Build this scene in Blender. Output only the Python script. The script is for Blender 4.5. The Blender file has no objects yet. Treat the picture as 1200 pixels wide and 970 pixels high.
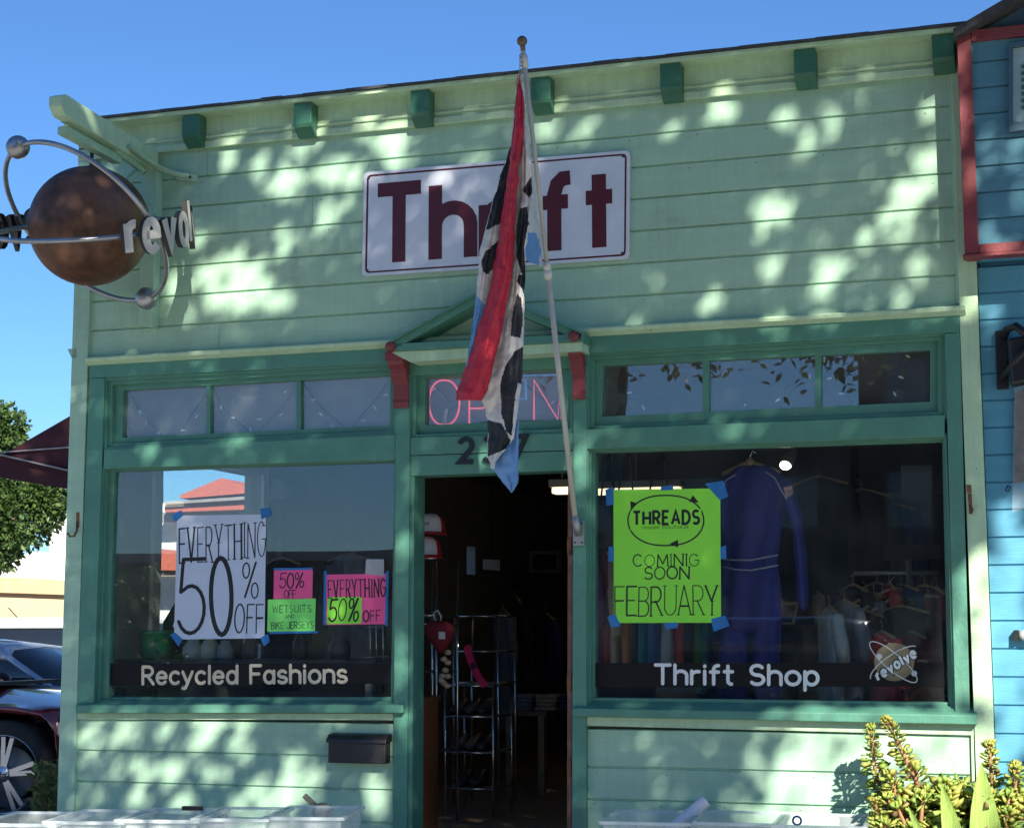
import bpy, bmesh, math, random
from mathutils import Vector, Matrix
random.seed(7)
R = math.radians
SC = bpy.context.scene
COL = SC.collection

# ------------------------------------------------------------------ camera
CAM = Vector((6.25, -9.6, 1.35)); FPX = 2000.0
PITCH, YAW, ROLL = R(7.46), R(18.17), R(-0.067)
_f = Vector((-math.sin(YAW), math.cos(YAW), 0)); _r = Vector((math.cos(YAW), math.sin(YAW), 0)); _u = Vector((0, 0, 1))
FW = _f*math.cos(PITCH) + _u*math.sin(PITCH); UP = -_f*math.sin(PITCH) + _u*math.cos(PITCH)
RT = _r*math.cos(ROLL) + UP*math.sin(ROLL); UP = -_r*math.sin(ROLL) + UP*math.cos(ROLL)
cd = bpy.data.cameras.new('camera'); cam = bpy.data.objects.new('camera', cd); COL.objects.link(cam)
cd.sensor_width = 36.0; cd.lens = FPX/1200*36.0; cd.clip_start = .05; cd.clip_end = 3000
M3 = Matrix((RT, UP, -FW)).transposed()
cam.matrix_world = Matrix.Translation(CAM) @ M3.to_4x4()
SC.camera = cam
def W(px, py, Y=0.0):
    """a point of the surveyed photograph laid on the plane y = Y"""
    d = FW*FPX + RT*(px-600) - UP*(py-485)
    return CAM + d*((Y-CAM.y)/d.y)

# ------------------------------------------------------------------ light
SUNV = Vector((0.60, -1.0, 0.74)).normalized()
wd = bpy.data.worlds.new('World'); SC.world = wd; wd.use_nodes = True
nt = wd.node_tree; nt.nodes.clear()
sky = nt.nodes.new('ShaderNodeTexSky'); sky.sky_type = 'NISHITA'; sky.sun_disc = False
sky.sun_elevation = math.asin(SUNV.z); sky.sun_rotation = math.atan2(SUNV.x, SUNV.y)
sky.altitude = 0; sky.air_density = 1.0; sky.dust_density = 0.15; sky.ozone_density = 4.0
bg = nt.nodes.new('ShaderNodeBackground'); bg.inputs[1].default_value = 0.058
wo = nt.nodes.new('ShaderNodeOutputWorld')
tn = nt.nodes.new('ShaderNodeMix'); tn.data_type = 'RGBA'; tn.blend_type = 'MULTIPLY'; tn.inputs['Factor'].default_value = 1; tn.inputs['B'].default_value = (.60, .87, 1.15, 1)
nt.links.new(sky.outputs[0], tn.inputs['A']); nt.links.new(tn.outputs['Result'], bg.inputs[0]); nt.links.new(bg.outputs[0], wo.inputs[0])
sl = bpy.data.lights.new('sun', 'SUN'); sl.energy = 4.7; sl.angle = R(0.53); sl.color = (1.0, .94, .83)
so = bpy.data.objects.new('sun', sl); COL.objects.link(so)
so.rotation_euler = (-SUNV).to_track_quat('-Z', 'Y').to_euler(); so.location = (12, -18, 16)
SC.view_settings.view_transform = 'Standard'; SC.view_settings.look = 'None'
SC.view_settings.exposure = 1.28; SC.view_settings.gamma = 1; SC.view_settings.use_curve_mapping = False

# ------------------------------------------------------------------ materials
MATS = {}
def mat(name, col, rough=.6, metal=0.0, var=.12, scale=6.0, bump=0.0, bscale=60.0, spec=.5, alt=None, stretch=None, emit=None, coat=0.0, dirt=0.0, streak=0.0):
    if name in MATS: return MATS[name]
    m = bpy.data.materials.new(name); m.use_nodes = True; t = m.node_tree; b = t.nodes['Principled BSDF']
    b.inputs['Roughness'].default_value = rough; b.inputs['Metallic'].default_value = metal
    b.inputs['Specular IOR Level'].default_value = spec; b.inputs['Coat Weight'].default_value = coat
    tc = t.nodes.new('ShaderNodeTexCoord'); src = tc.outputs['Object']
    if stretch:
        mp = t.nodes.new('ShaderNodeMapping'); mp.inputs['Scale'].default_value = stretch
        t.links.new(src, mp.inputs[0]); src = mp.outputs[0]
    n = t.nodes.new('ShaderNodeTexNoise'); n.inputs['Scale'].default_value = scale; n.inputs['Detail'].default_value = 6; n.inputs['Roughness'].default_value = .62
    t.links.new(src, n.inputs['Vector'])
    rp = t.nodes.new('ShaderNodeValToRGB'); rp.color_ramp.elements[0].position = .3; rp.color_ramp.elements[1].position = .7
    a = [max(0, c*(1-var)) for c in col]; c2 = alt or [min(1, c*(1+var)) for c in col]
    rp.color_ramp.elements[0].color = (*a, 1); rp.color_ramp.elements[1].color = (*c2, 1)
    t.links.new(n.outputs['Fac'], rp.inputs[0]); out = rp.outputs[0]
    if dirt:
        n2 = t.nodes.new('ShaderNodeTexNoise'); n2.inputs['Scale'].default_value = 2.3; n2.inputs['Detail'].default_value = 9; n2.inputs['Roughness'].default_value = .75
        t.links.new(tc.outputs['Object'], n2.inputs['Vector'])
        r2 = t.nodes.new('ShaderNodeValToRGB'); r2.color_ramp.elements[0].position = .52; r2.color_ramp.elements[1].position = .78
        t.links.new(n2.outputs['Fac'], r2.inputs[0])
        mu = t.nodes.new('ShaderNodeMath'); mu.operation = 'MULTIPLY'; mu.inputs[1].default_value = dirt; t.links.new(r2.outputs[0], mu.inputs[0])
        mx = t.nodes.new('ShaderNodeMix'); mx.data_type = 'RGBA'; t.links.new(mu.outputs[0], mx.inputs['Factor'])
        t.links.new(out, mx.inputs['A']); mx.inputs['B'].default_value = (.10, .095, .075, 1); out = mx.outputs['Result']
    if streak:
        mp2 = t.nodes.new('ShaderNodeMapping'); mp2.inputs['Scale'].default_value = (16, 16, .9); t.links.new(tc.outputs['Object'], mp2.inputs[0])
        n4 = t.nodes.new('ShaderNodeTexNoise'); n4.inputs['Scale'].default_value = 1.6; n4.inputs['Detail'].default_value = 7; n4.inputs['Roughness'].default_value = .7; t.links.new(mp2.outputs[0], n4.inputs['Vector'])
        r4 = t.nodes.new('ShaderNodeMapRange'); r4.inputs[1].default_value = .45; r4.inputs[2].default_value = .8; r4.inputs[3].default_value = 0; r4.inputs[4].default_value = streak; t.links.new(n4.outputs['Fac'], r4.inputs[0])
        m4 = t.nodes.new('ShaderNodeMix'); m4.data_type = 'RGBA'; t.links.new(r4.outputs[0], m4.inputs['Factor']); t.links.new(out, m4.inputs['A']); m4.inputs['B'].default_value = (.12, .13, .10, 1); out = m4.outputs['Result']
        # small chips down to grey wood
        n5 = t.nodes.new('ShaderNodeTexNoise'); n5.inputs['Scale'].default_value = 26; n5.inputs['Detail'].default_value = 3; t.links.new(tc.outputs['Object'], n5.inputs['Vector'])
        r5 = t.nodes.new('ShaderNodeMapRange'); r5.inputs[1].default_value = .755; r5.inputs[2].default_value = .775; t.links.new(n5.outputs['Fac'], r5.inputs[0])
        m5 = t.nodes.new('ShaderNodeMix'); m5.data_type = 'RGBA'; t.links.new(r5.outputs[0], m5.inputs['Factor']); t.links.new(out, m5.inputs['A']); m5.inputs['B'].default_value = (.16, .14, .11, 1); out = m5.outputs['Result']
    t.links.new(out, b.inputs['Base Color'])
    if bump:
        n3 = t.nodes.new('ShaderNodeTexNoise'); n3.inputs['Scale'].default_value = bscale; n3.inputs['Detail'].default_value = 4
        t.links.new(src, n3.inputs['Vector'])
        bp = t.nodes.new('ShaderNodeBump'); bp.inputs['Strength'].default_value = bump; bp.inputs['Distance'].default_value = .01
        t.links.new(n3.outputs['Fac'], bp.inputs['Height']); t.links.new(bp.outputs[0], b.inputs['Normal'])
    if emit:
        b.inputs['Emission Color'].default_value = (*emit[:3], 1); b.inputs['Emission Strength'].default_value = emit[3]
    MATS[name] = m; return m
def glassmat(name, ior=.05, tint=(.93, .96, .95), rough=0.0, dust=0.0):
    if name in MATS: return MATS[name]
    m = bpy.data.materials.new(name); m.use_nodes = True; t = m.node_tree; t.nodes.clear()
    o = t.nodes.new('ShaderNodeOutputMaterial'); tr = t.nodes.new('ShaderNodeBsdfTransparent'); gl = t.nodes.new('ShaderNodeBsdfGlossy')
    tr.inputs[0].default_value = (*tint, 1); gl.inputs['Roughness'].default_value = rough
    lw = t.nodes.new('ShaderNodeLayerWeight'); lw.inputs[0].default_value = .5
    pw = t.nodes.new('ShaderNodeMath'); pw.operation = 'POWER'; pw.inputs[1].default_value = 5; t.links.new(lw.outputs['Facing'], pw.inputs[0])
    fr = t.nodes.new('ShaderNodeMath'); fr.operation = 'MULTIPLY_ADD'; fr.inputs[1].default_value = 1-ior; fr.inputs[2].default_value = ior; t.links.new(pw.outputs[0], fr.inputs[0])
    mx = t.nodes.new('ShaderNodeMixShader'); t.links.new(fr.outputs[0], mx.inputs[0]); t.links.new(tr.outputs[0], mx.inputs[1]); t.links.new(gl.outputs[0], mx.inputs[2])
    last = mx
    # slow waviness of old float glass
    n = t.nodes.new('ShaderNodeTexNoise'); n.inputs['Scale'].default_value = 1.1; n.inputs['Detail'].default_value = 1
    tc = t.nodes.new('ShaderNodeTexCoord'); t.links.new(tc.outputs['Object'], n.inputs['Vector'])
    bp = t.nodes.new('ShaderNodeBump'); bp.inputs['Strength'].default_value = .06; bp.inputs['Distance'].default_value = .02
    t.links.new(n.outputs['Fac'], bp.inputs['Height']); t.links.new(bp.outputs[0], gl.inputs['Normal'])
    if dust:
        df = t.nodes.new('ShaderNodeBsdfDiffuse'); df.inputs[0].default_value = (.6, .6, .62, 1)
        n2 = t.nodes.new('ShaderNodeTexNoise'); n2.inputs['Scale'].default_value = 5; n2.inputs['Detail'].default_value = 8
        t.links.new(tc.outputs['Object'], n2.inputs['Vector'])
        r2 = t.nodes.new('ShaderNodeMapRange'); r2.inputs[1].default_value = .35; r2.inputs[2].default_value = .75; r2.inputs[3].default_value = dust*.4; r2.inputs[4].default_value = dust*1.5
        t.links.new(n2.outputs['Fac'], r2.inputs[0])
        m2 = t.nodes.new('ShaderNodeMixShader'); t.links.new(r2.outputs[0], m2.inputs[0]); t.links.new(mx.outputs[0], m2.inputs[1]); t.links.new(df.outputs[0], m2.inputs[2]); last = m2
    t.links.new(last.outputs[0], o.inputs[0]); MATS[name] = m; return m
def plasticmat(name, alpha, col=(.85, .9, .92)):
    if name in MATS: return MATS[name]
    m = bpy.data.materials.new(name); m.use_nodes = True; t = m.node_tree; b = t.nodes['Principled BSDF']
    b.inputs['Base Color'].default_value = (*col, 1); b.inputs['Roughness'].default_value = .3; b.inputs['Alpha'].default_value = alpha
    MATS[name] = m; return m

PAINT = mat('pale_green_paint', (.36, .56, .40), .62, var=.06, scale=3, bump=.18, bscale=40, stretch=(.5, 6, 6), dirt=.32, streak=.18)
TRIM = mat('deep_green_paint', (.08, .24, .17), .48, var=.12, scale=4, bump=.3, bscale=40, dirt=.28, streak=.25)
BLOCKP = mat('bottle_green_paint', (.035, .14, .085), .5, var=.15, dirt=.15)
CREAM = mat('cream_green_paint', (.45, .62, .40), .6, var=.07, bump=.25, dirt=.3, streak=.25)
MAROON = mat('maroon_paint', (.20, .035, .04), .55, var=.15, bump=.2, dirt=.2)
ROOFM = mat('dark_roof_metal', (.05, .05, .055), .6, var=.3)
GLASS = glassmat('window_glass', .088, dust=.014)
TGLASS = glassmat('dusty_transom_glass', .085, dust=.10)
BLACK = mat('black_paint', (.012, .012, .013), .4, var=.1)
VINYL = mat('black_vinyl', (.006, .0065, .008), .3, var=.1, spec=.25)
WHITEV = mat('white_vinyl', (.75, .75, .74), .5, var=.04)
TAPE = mat('blue_tape', (.02, .16, .42), .7, var=.15)
INK = mat('black_ink', (.008, .008, .01), .6, var=.05)
STEEL = mat('galvanised_steel', (.40, .40, .40), .6, metal=1, var=.15, bump=.05)
CHROME = mat('chrome_wire', (.6, .6, .6), .25, metal=1, var=.1)
WOOD = mat('red_brown_wood', (.26, .085, .03), .4, var=.35, scale=3, stretch=(12, 12, 1), bump=.1)
RUST = mat('rusty_iron', (.17, .07, .035), .85, var=.5, scale=30, bump=.4)
DARK = mat('dark_cloth', (.012, .012, .014), .9, var=.3, bump=.3, bscale=20)

# ------------------------------------------------------------------ mesh helpers
OFF = {}
class MB:
    def __init__(s): s.v = []; s.f = []; s.m = []; s.s = []
    def add(s, vs, fs, mi=0, smooth=False):
        k = len(s.v); s.v += [tuple(x) for x in vs]
        for f in fs: s.f.append(tuple(i+k for i in f)); s.m.append(mi); s.s.append(smooth)
        return s
    def build(s, name, mats, parent=None, bevel=0.0, loc=None):
        me = bpy.data.meshes.new(name)
        off = OFF.get(parent, Vector((0, 0, 0))) if parent else (loc or Vector((0, 0, 0)))
        me.from_pydata([(x-off.x, y-off.y, z-off.z) for x, y, z in s.v], [], s.f)
        if not isinstance(mats, (list, tuple)): mats = [mats]
        for m in mats: me.materials.append(m)
        for p, i, sm in zip(me.polygons, s.m, s.s): p.material_index = i; p.use_smooth = sm
        me.update()
        o = bpy.data.objects.new(name, me); COL.objects.link(o)
        if parent: o.parent = parent; OFF[o] = off
        else: o.location = off; OFF[o] = off
        if bevel:
            b = o.modifiers.new('bevel', 'BEVEL'); b.width = bevel; b.segments = 2; b.limit_method = 'ANGLE'; b.angle_limit = R(40)
        return o
    # shapes
    def hexa(s, a, b, mi=0):
        """a: 4 front corners, b: 4 back corners"""
        return s.add(list(a)+list(b), [(0, 1, 2, 3), (7, 6, 5, 4), (0, 4, 5, 1), (1, 5, 6, 2), (2, 6, 7, 3), (3, 7, 4, 0)], mi)
    def qb(s, quad, Yf, Yb, mi=0):
        a = [W(x, y, Yf) for x, y in quad]; return s.hexa(a, [(p.x, Yb, p.z) for p in a], mi)
    def box(s, x0, x1, y0, y1, z0, z1, mi=0):
        return s.hexa([(x0, y0, z1), (x1, y0, z1), (x1, y0, z0), (x0, y0, z0)], [(x0, y1, z1), (x1, y1, z1), (x1, y1, z0), (x0, y1, z0)], mi)
    def obox(s, c, ax, ay, az, hx, hy, hz, mi=0):
        c = Vector(c); ax, ay, az = Vector(ax)*hx, Vector(ay)*hy, Vector(az)*hz
        return s.hexa([c-ax-ay+az, c+ax-ay+az, c+ax-ay-az, c-ax-ay-az], [c-ax+ay+az, c+ax+ay+az, c+ax+ay-az, c-ax+ay-az], mi)
    def beam(s, a, b, w, h, mi=0, up=(0, 0, 1)):
        a, b = Vector(a), Vector(b); d = (b-a).normalized(); x = d.cross(Vector(up)).normalized(); u = x.cross(d)
        return s.obox((a+b)/2, x, d, u, w/2, (b-a).length/2, h/2, mi)
    def prism(s, pts, y0, y1, mi=0):
        n = len(pts); vs = [(x, y0, z) for x, z in pts]+[(x, y1, z) for x, z in pts]
        fs = [tuple(range(n)), tuple(range(2*n-1, n-1, -1))]+[(i, i+n, (i+1) % n+n, (i+1) % n) for i in range(n)]
        return s.add(vs, fs, mi)
    def tube(s, pts, r, n=8, mi=0, cap=True, flat=None):
        pts = [Vector(p) for p in pts]; rs = r if isinstance(r, (list, tuple)) else [r]*len(pts); vs = []; fs = []
        t0 = (pts[1]-pts[0]).normalized(); a = Vector((0, 0, 1)) if abs(t0.z) < .9 else Vector((1, 0, 0)); u = t0.cross(a).normalized()
        for i, p in enumerate(pts):
            t = (pts[min(i+1, len(pts)-1)]-pts[max(i-1, 0)]).normalized(); u = (u-t*u.dot(t)).normalized(); v = t.cross(u)
            for k in range(n):
                an = 2*math.pi*k/n; vs.append(p+(u*math.cos(an)+v*math.sin(an)*(flat or 1))*rs[i])
        for i in range(len(pts)-1):
            for k in range(n): fs.append((i*n+k, i*n+(k+1) % n, (i+1)*n+(k+1) % n, (i+1)*n+k))
        if cap: fs += [tuple(range(n-1, -1, -1)), tuple(range((len(pts)-1)*n, len(pts)*n))]
        return s.add(vs, fs, mi, True)
    def ball(s, c, r, n=16, mi=0, sc=(1, 1, 1)):
        m = max(6, n//2); vs = []; fs = []; c = Vector(c)
        for i in range(m+1):
            th = math.pi*i/m
            for k in range(n):
                ph = 2*math.pi*k/n; vs.append(c+Vector((math.sin(th)*math.cos(ph)*sc[0], math.sin(th)*math.sin(ph)*sc[1], math.cos(th)*sc[2]))*r)
        for i in range(m):
            for k in range(n): fs.append((i*n+k, (i+1)*n+k, (i+1)*n+(k+1) % n, i*n+(k+1) % n))
        return s.add(vs, fs, mi, True)
    def lathe(s, c, prof, n=16, mi=0, axis='z', cap=True):
        vs = []; fs = []; c = Vector(c)
        for r, h in prof:
            for k in range(n):
                a = 2*math.pi*k/n; p = (r*math.cos(a), r*math.sin(a), h)
                if axis == 'y': p = (p[0], p[2], p[1])
                if axis == 'x': p = (p[2], p[0], p[1])
                vs.append(c+Vector(p))
        for i in range(len(prof)-1):
            for k in range(n): fs.append((i*n+k, i*n+(k+1) % n, (i+1)*n+(k+1) % n, (i+1)*n+k))
        if cap: fs += [tuple(range(n-1, -1, -1)), tuple(range((len(prof)-1)*n, len(prof)*n))]
        return s.add(vs, fs, mi, True)
    def loft(s, rings, mi=0, cap=True, closed=True):
        n = len(rings[0]); vs = [p for r in rings for p in r]; fs = []
        for i in range(len(rings)-1):
            for k in range(n if closed else n-1): fs.append((i*n+k, i*n+(k+1) % n, (i+1)*n+(k+1) % n, (i+1)*n+k))
        if cap and closed: fs += [tuple(range(n-1, -1, -1)), tuple(range((len(rings)-1)*n, len(rings)*n))]
        return s.add(vs, fs, mi, True)

def tag(o, label, cat, group=None, kind=None):
    o['label'] = label; o['category'] = cat
    if group: o['group'] = group
    if kind: o['kind'] = kind
    return o
def thing(name, label, cat, loc=(0, 0, 0), group=None):
    o = bpy.data.objects.new(name, None); o.empty_display_size = .2; COL.objects.link(o); o.location = loc; OFF[o] = Vector(loc)
    return tag(o, label, cat, group)
def struct(o): o['kind'] = 'structure'; return o
def copytree(o, parent=None):
    c = o.copy(); COL.objects.link(c)
    if parent: c.parent = parent
    OFF[c] = OFF[o]
    for ch in list(o.children): copytree(ch, c)
    return c
def jit(a): return random.uniform(-a, a)

# ------------------------------------------------------------------ stroke lettering
def arc(cx, cy, rx, ry, a0, a1, n=10): return [(cx+rx*math.cos(R(a0+(a1-a0)*i/n)), cy+ry*math.sin(R(a0+(a1-a0)*i/n))) for i in range(n+1)]
G = {
 ' ': (.3, []),
 'A': (.66, [[(0, 0), (.33, 1), (.66, 0)], [(.11, .33), (.55, .33)]]),
 'B': (.55, [[(0, 0), (0, 1), (.28, 1)]+arc(.28, .76, .22, .24, 90, -90)+[(0, .52)], [(0, .52), (.3, .52)]+arc(.3, .26, .25, .26, 90, -90)+[(0, 0)]]),
 'C': (.62, [arc(.34, .5, .34, .5, 50, 310, 16)]),
 'D': (.6, [[(0, 0), (0, 1), (.2, 1)]+arc(.2, .5, .4, .5, 90, -90, 14)+[(0, 0)]]),
 'E': (.5, [[(.5, 1), (0, 1), (0, 0), (.5, 0)], [(0, .52), (.42, .52)]]),
 'F': (.5, [[(.5, 1), (0, 1), (0, 0)], [(0, .52), (.42, .52)]]),
 'G': (.66, [arc(.34, .5, .34, .5, 50, 360, 18)+[(.4, .5)]]),
 'H': (.6, [[(0, 0), (0, 1)], [(.6, 0), (.6, 1)], [(0, .5), (.6, .5)]]),
 'I': (.06, [[(.03, 0), (.03, 1)]]),
 'J': (.4, [[(.4, 1), (.4, .2)]+arc(.2, .2, .2, .2, 0, -170, 8)]),
 'K': (.55, [[(0, 0), (0, 1)], [(.52, 1), (0, .42)], [(.18, .6), (.55, 0)]]),
 'M': (.76, [[(0, 0), (.05, 1), (.38, .2), (.71, 1), (.76, 0)]]),
 'N': (.62, [[(0, 0), (0, 1), (.62, 0), (.62, 1)]]),
 'O': (.7, [arc(.35, .5, .35, .5, 90, 450, 24)]),
 'P': (.52, [[(0, 0), (0, 1), (.27, 1)]+arc(.27, .73, .25, .27, 90, -90)+[(0, .46)]]),
 'R': (.56, [[(0, 0), (0, 1), (.27, 1)]+arc(.27, .74, .25, .26, 90, -90)+[(0, .48)], [(.24, .48), (.56, 0)]]),
 'S': (.52, [arc(.26, .745, .24, .255, 35, 270, 12)+arc(.26, .25, .26, .25, 90, -145, 12)[1:]]),
 'T': (.6, [[(0, 1), (.6, 1)], [(.3, 1), (.3, 0)]]),
 'U': (.6, [[(0, 1), (0, .3)]+arc(.3, .3, .3, .3, 180, 360, 12)+[(.6, 1)]]),
 'V': (.62, [[(0, 1), (.31, 0), (.62, 1)]]),
 'W': (.9, [[(0, 1), (.2, 0), (.45, .85), (.7, 0), (.9, 1)]]),
 'Y': (.6, [[(0, 1), (.3, .48), (.6, 1)], [(.3, .48), (.3, 0)]]),
 '%': (.8, [arc(.17, .78, .17, .22, 90, 450, 14), arc(.63, .22, .17, .22, 90, 450, 14), [(.66, 1), (.14, 0)]]),
 '5': (.56, [[(.54, 1), (.06, 1), (.02, .56)]+arc(.25, .32, .3, .32, 125, -150, 14)]),
 '0': (.58, [arc(.29, .5, .29, .5, 90, 450, 24)]),
 '2': (.52, [arc(.26, .72, .24, .28, 165, -35, 12)+[(.02, .02), (.52, .02)]]),
 '3': (.5, [arc(.24, .75, .22, .25, 150, -80, 12), arc(.24, .27, .26, .27, 80, -150, 12)]),
 '7': (.5, [[(0, 1), (.5, 1), (.16, 0)]]),
 'a': (.5, [arc(.24, .34, .24, .34, 90, 450, 16), [(.48, .68), (.48, 0)]]),
 'b': (.5, [[(0, 1), (0, 0)], arc(.26, .34, .24, .34, 90, 450, 16)]),
 'c': (.46, [arc(.26, .34, .26, .34, 48, 312, 14)]),
 'd': (.5, [arc(.24, .34, .24, .34, 90, 450, 16), [(.5, 1), (.5, 0)]]),
 'e': (.5, [[(.02, .36), (.48, .36)]+arc(.25, .34, .25, .34, 5, 318, 16)[1:]]),
 'f': (.36, [[(.13, 0), (.13, .78)]+arc(.3, .78, .17, .2, 180, 82, 6), [(0, .64), (.32, .64)]]),
 'h': (.48, [[(0, 1), (0, 0)], [(0, .42)]+arc(.24, .44, .24, .24, 170, 0, 10)+[(.48, 0)]]),
 'i': (.06, [[(.03, .68), (.03, 0)], [(.03, .93), (.03, .96)]]),
 'l': (.06, [[(.03, 1), (.03, 0)]]),
 'n': (.48, [[(0, .68), (0, 0)], [(0, .42)]+arc(.24, .44, .24, .24, 170, 0, 10)+[(.48, 0)]]),
 'o': (.54, [arc(.27, .34, .27, .34, 90, 450, 18)]),
 'p': (.5, [[(0, .68), (0, -.28)], arc(.26, .34, .24, .34, 90, 450, 16)]),
 'q': (.5, [arc(.24, .34, .24, .34, 90, 450, 16), [(.5, .68), (.5, -.28)]]),
 'r': (.3, [[(0, .68), (0, 0)], [(0, .4)]+arc(.24, .44, .24, .22, 175, 75, 6)]),
 's': (.42, [arc(.21, .505, .19, .175, 30, 270, 9)+arc(.21, .165, .21, .165, 90, -150, 9)[1:]]),
 't': (.34, [[(.14, .95), (.14, .16)]+arc(.3, .16, .16, .16, 180, 265, 5), [(0, .66), (.32, .66)]]),
 'u': (.48, [[(0, .68), (0, .24)]+arc(.24, .24, .24, .24, 180, 360, 10)+[(.48, .68)], [(.48, .3), (.48, 0)]]),
 'v': (.5, [[(0, .68), (.25, 0), (.5, .68)]]),
 '\u0192': (.36, [[(.15, 0), (.15, .74), (.19, .88), (.26, .945), (.36, .95)], [(0, .64), (.33, .64)]]),
 '\u2020': (.34, [[(.17, .96), (.17, 0)], [(0, .66), (.34, .66)]]),
 'y': (.5, [[(0, .68), (.25, .02)], [(.5, .68), (.25, .02), (.14, -.27), (.0, -.27)]]),
}
def ribbon(pts, w, rnd=True, taper=None):
    """2-D polyline -> outline quads of a ribbon, mitred; returns verts, faces"""
    P = [Vector((p[0], p[1])) for p in pts]; closed = (P[0]-P[-1]).length < 1e-5
    if closed: P = P[:-1]
    n = len(P); L = []; Rr = []
    for i in range(n):
        a = P[i-1] if (i > 0 or closed) else None; b = P[(i+1) % n] if (i < n-1 or closed) else None
        d1 = (P[i]-a).normalized() if a is not None else None; d2 = (b-P[i]).normalized() if b is not None else None
        d1 = d1 or d2; d2 = d2 or d1; t = (d1+d2)
        t = t.normalized() if t.length > 1e-4 else d1
        nn = Vector((-t.y, t.x)); k = max(.42, nn.dot(Vector((-d1.y, d1.x))))
        h = w/2
        L.append(P[i]+nn*h/k); Rr.append(P[i]-nn*h/k)
    vs = L+Rr; fs = [(i, i+n, (i+1) % n+n, (i+1) % n) for i in range(n if closed else n-1)]
    if rnd and not closed:
        for e, d in ((0, (P[0]-P[1]).normalized()), (n-1, (P[-1]-P[-2]).normalized())):
            base = math.atan2(d.y, d.x); k = len(vs); m = 5
            vs += [P[e]+Vector((math.cos(base+R(-90+180*j/m)), math.sin(base+R(-90+180*j/m))))*w/2 for j in range(m+1)]
            fs.append(tuple(range(k, k+m+1)))
    return vs, fs
def text(mb, s, quad, Y=0.0, weight=.1, gap=.14, depth=0.0, rnd=True, serif=0.0, mi=0, pts=None, slant=0.0, lift=.0004, step=.00012, wob=0.0, side=0, sel=(0, 999), hand=0.0):
    """letters on the wall plane y = Y, filling the pixel quad TL TR BR BL (cap height) or the metric frame pts=(origin, ux, vz)"""
    if pts is None:
        tl, tr, br, bl = [W(x, y, Y) for x, y in quad]; O = bl; U = br-bl; V = ((tl-bl)+(tr-br))/2; N = Vector((0, -1, 0))
    else: O, U, V, N = pts
    wid = sum(G[c][0] for c in s)+gap*(len(s)-1); Lu, Lv = U.length, V.length
    sx = Lu/wid; sy = Lv; w0 = weight*Lv; U1 = U/Lu; V1 = V/Lv; x = 0.0; c = 0
    for ci, ch in enumerate(s):
        gw, st = G[ch]; dy = jit(wob)
        if not sel[0] <= ci < sel[1]: st = []
        for poly in st:
            hx, hy, hs = jit(hand*.05), jit(hand*.06), slant+jit(hand*.10); P = [((x+px+hx+hs*py)*sx, (py+dy+hy)*sy) for px, py in poly]
            P = [P[0]]+[q for q, o_ in zip(P[1:], P[:-1]) if abs(q[0]-o_[0])+abs(q[1]-o_[1]) > 1e-5]
            w = w0*(1+jit(hand)); items = [(P, w)]
            if rnd:
                items = []; cur = [P[0]]
                for i in range(1, len(P)-1):
                    cur.append(P[i]); a_ = Vector(P[i])-Vector(P[i-1]); b_ = Vector(P[i+1])-Vector(P[i])
                    if a_.length > 1e-6 and b_.length > 1e-6 and a_.normalized().dot(b_.normalized()) < .6: items.append((cur, w)); cur = [P[i]]
                items.append((cur+[P[-1]], w))
            if serif and (Vector(P[0])-Vector(P[-1])).length > 1e-4:
                for e, q in ((P[0], P[1]), (P[-1], P[-2])):
                    if abs(e[1]-q[1]) > .3*abs(e[0]-q[0]): items.append(([(e[0]-serif*Lv, e[1]), (e[0]+serif*Lv, e[1])], w0*.6))
            for pp, ww in items:
                vs, fs = ribbon(pp, ww, rnd); off = lift+step*(c % 9); c += 1
                V3 = [O+U1*p.x+V1*p.y+N*(depth+off) for p in vs]
                if depth:
                    B3 = [O+U1*p.x+V1*p.y+N*off for p in vs]; n = len(V3)
                    es = {}
                    for f in fs:
                        for i in range(len(f)):
                            a, b = f[i], f[(i+1) % len(f)]; es[(min(a, b), max(a, b))] = es.get((min(a, b), max(a, b)), 0)+1
                    mb.add(V3+B3, fs, mi)
                    mb.add(V3+B3, [(a, b, b+n, a+n) for (a, b), q in es.items() if q == 1], side)
                else: mb.add(V3, fs, mi)
        x += gw+gap
def sheet(mb, quad, Y, th=.0012, mi=0, curl=0.0):
    """thin paper; front corners from the survey"""
    return mb.qb(quad, Y-th, Y, mi)

def WX(px, py, X):
    d = FW*FPX + RT*(px-600) - UP*(py-485); return CAM + d*((X-CAM.x)/d.x)
def WZ(px, py, Z):
    d = FW*FPX + RT*(px-600) - UP*(py-485); return CAM + d*((Z-CAM.z)/d.z)
def ring(mb, outer, inner, Yf, Yb, mi=0):
    A = [W(x, y, Yf) for x, y in outer]; B = [W(x, y, Yf) for x, y in inner]
    bk = lambda L: [(p.x, Yb, p.z) for p in L]
    vs = list(A)+list(B)+bk(A)+bk(B); fs = []
    for i in range(4):
        j = (i+1) % 4; fs += [(i, j, 4+j, 4+i), (8+i, 12+i, 12+j, 8+j), (4+i, 4+j, 12+j, 12+i), (j, i, 8+i, 8+j)]
    return mb.add(vs, fs, mi)

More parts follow.
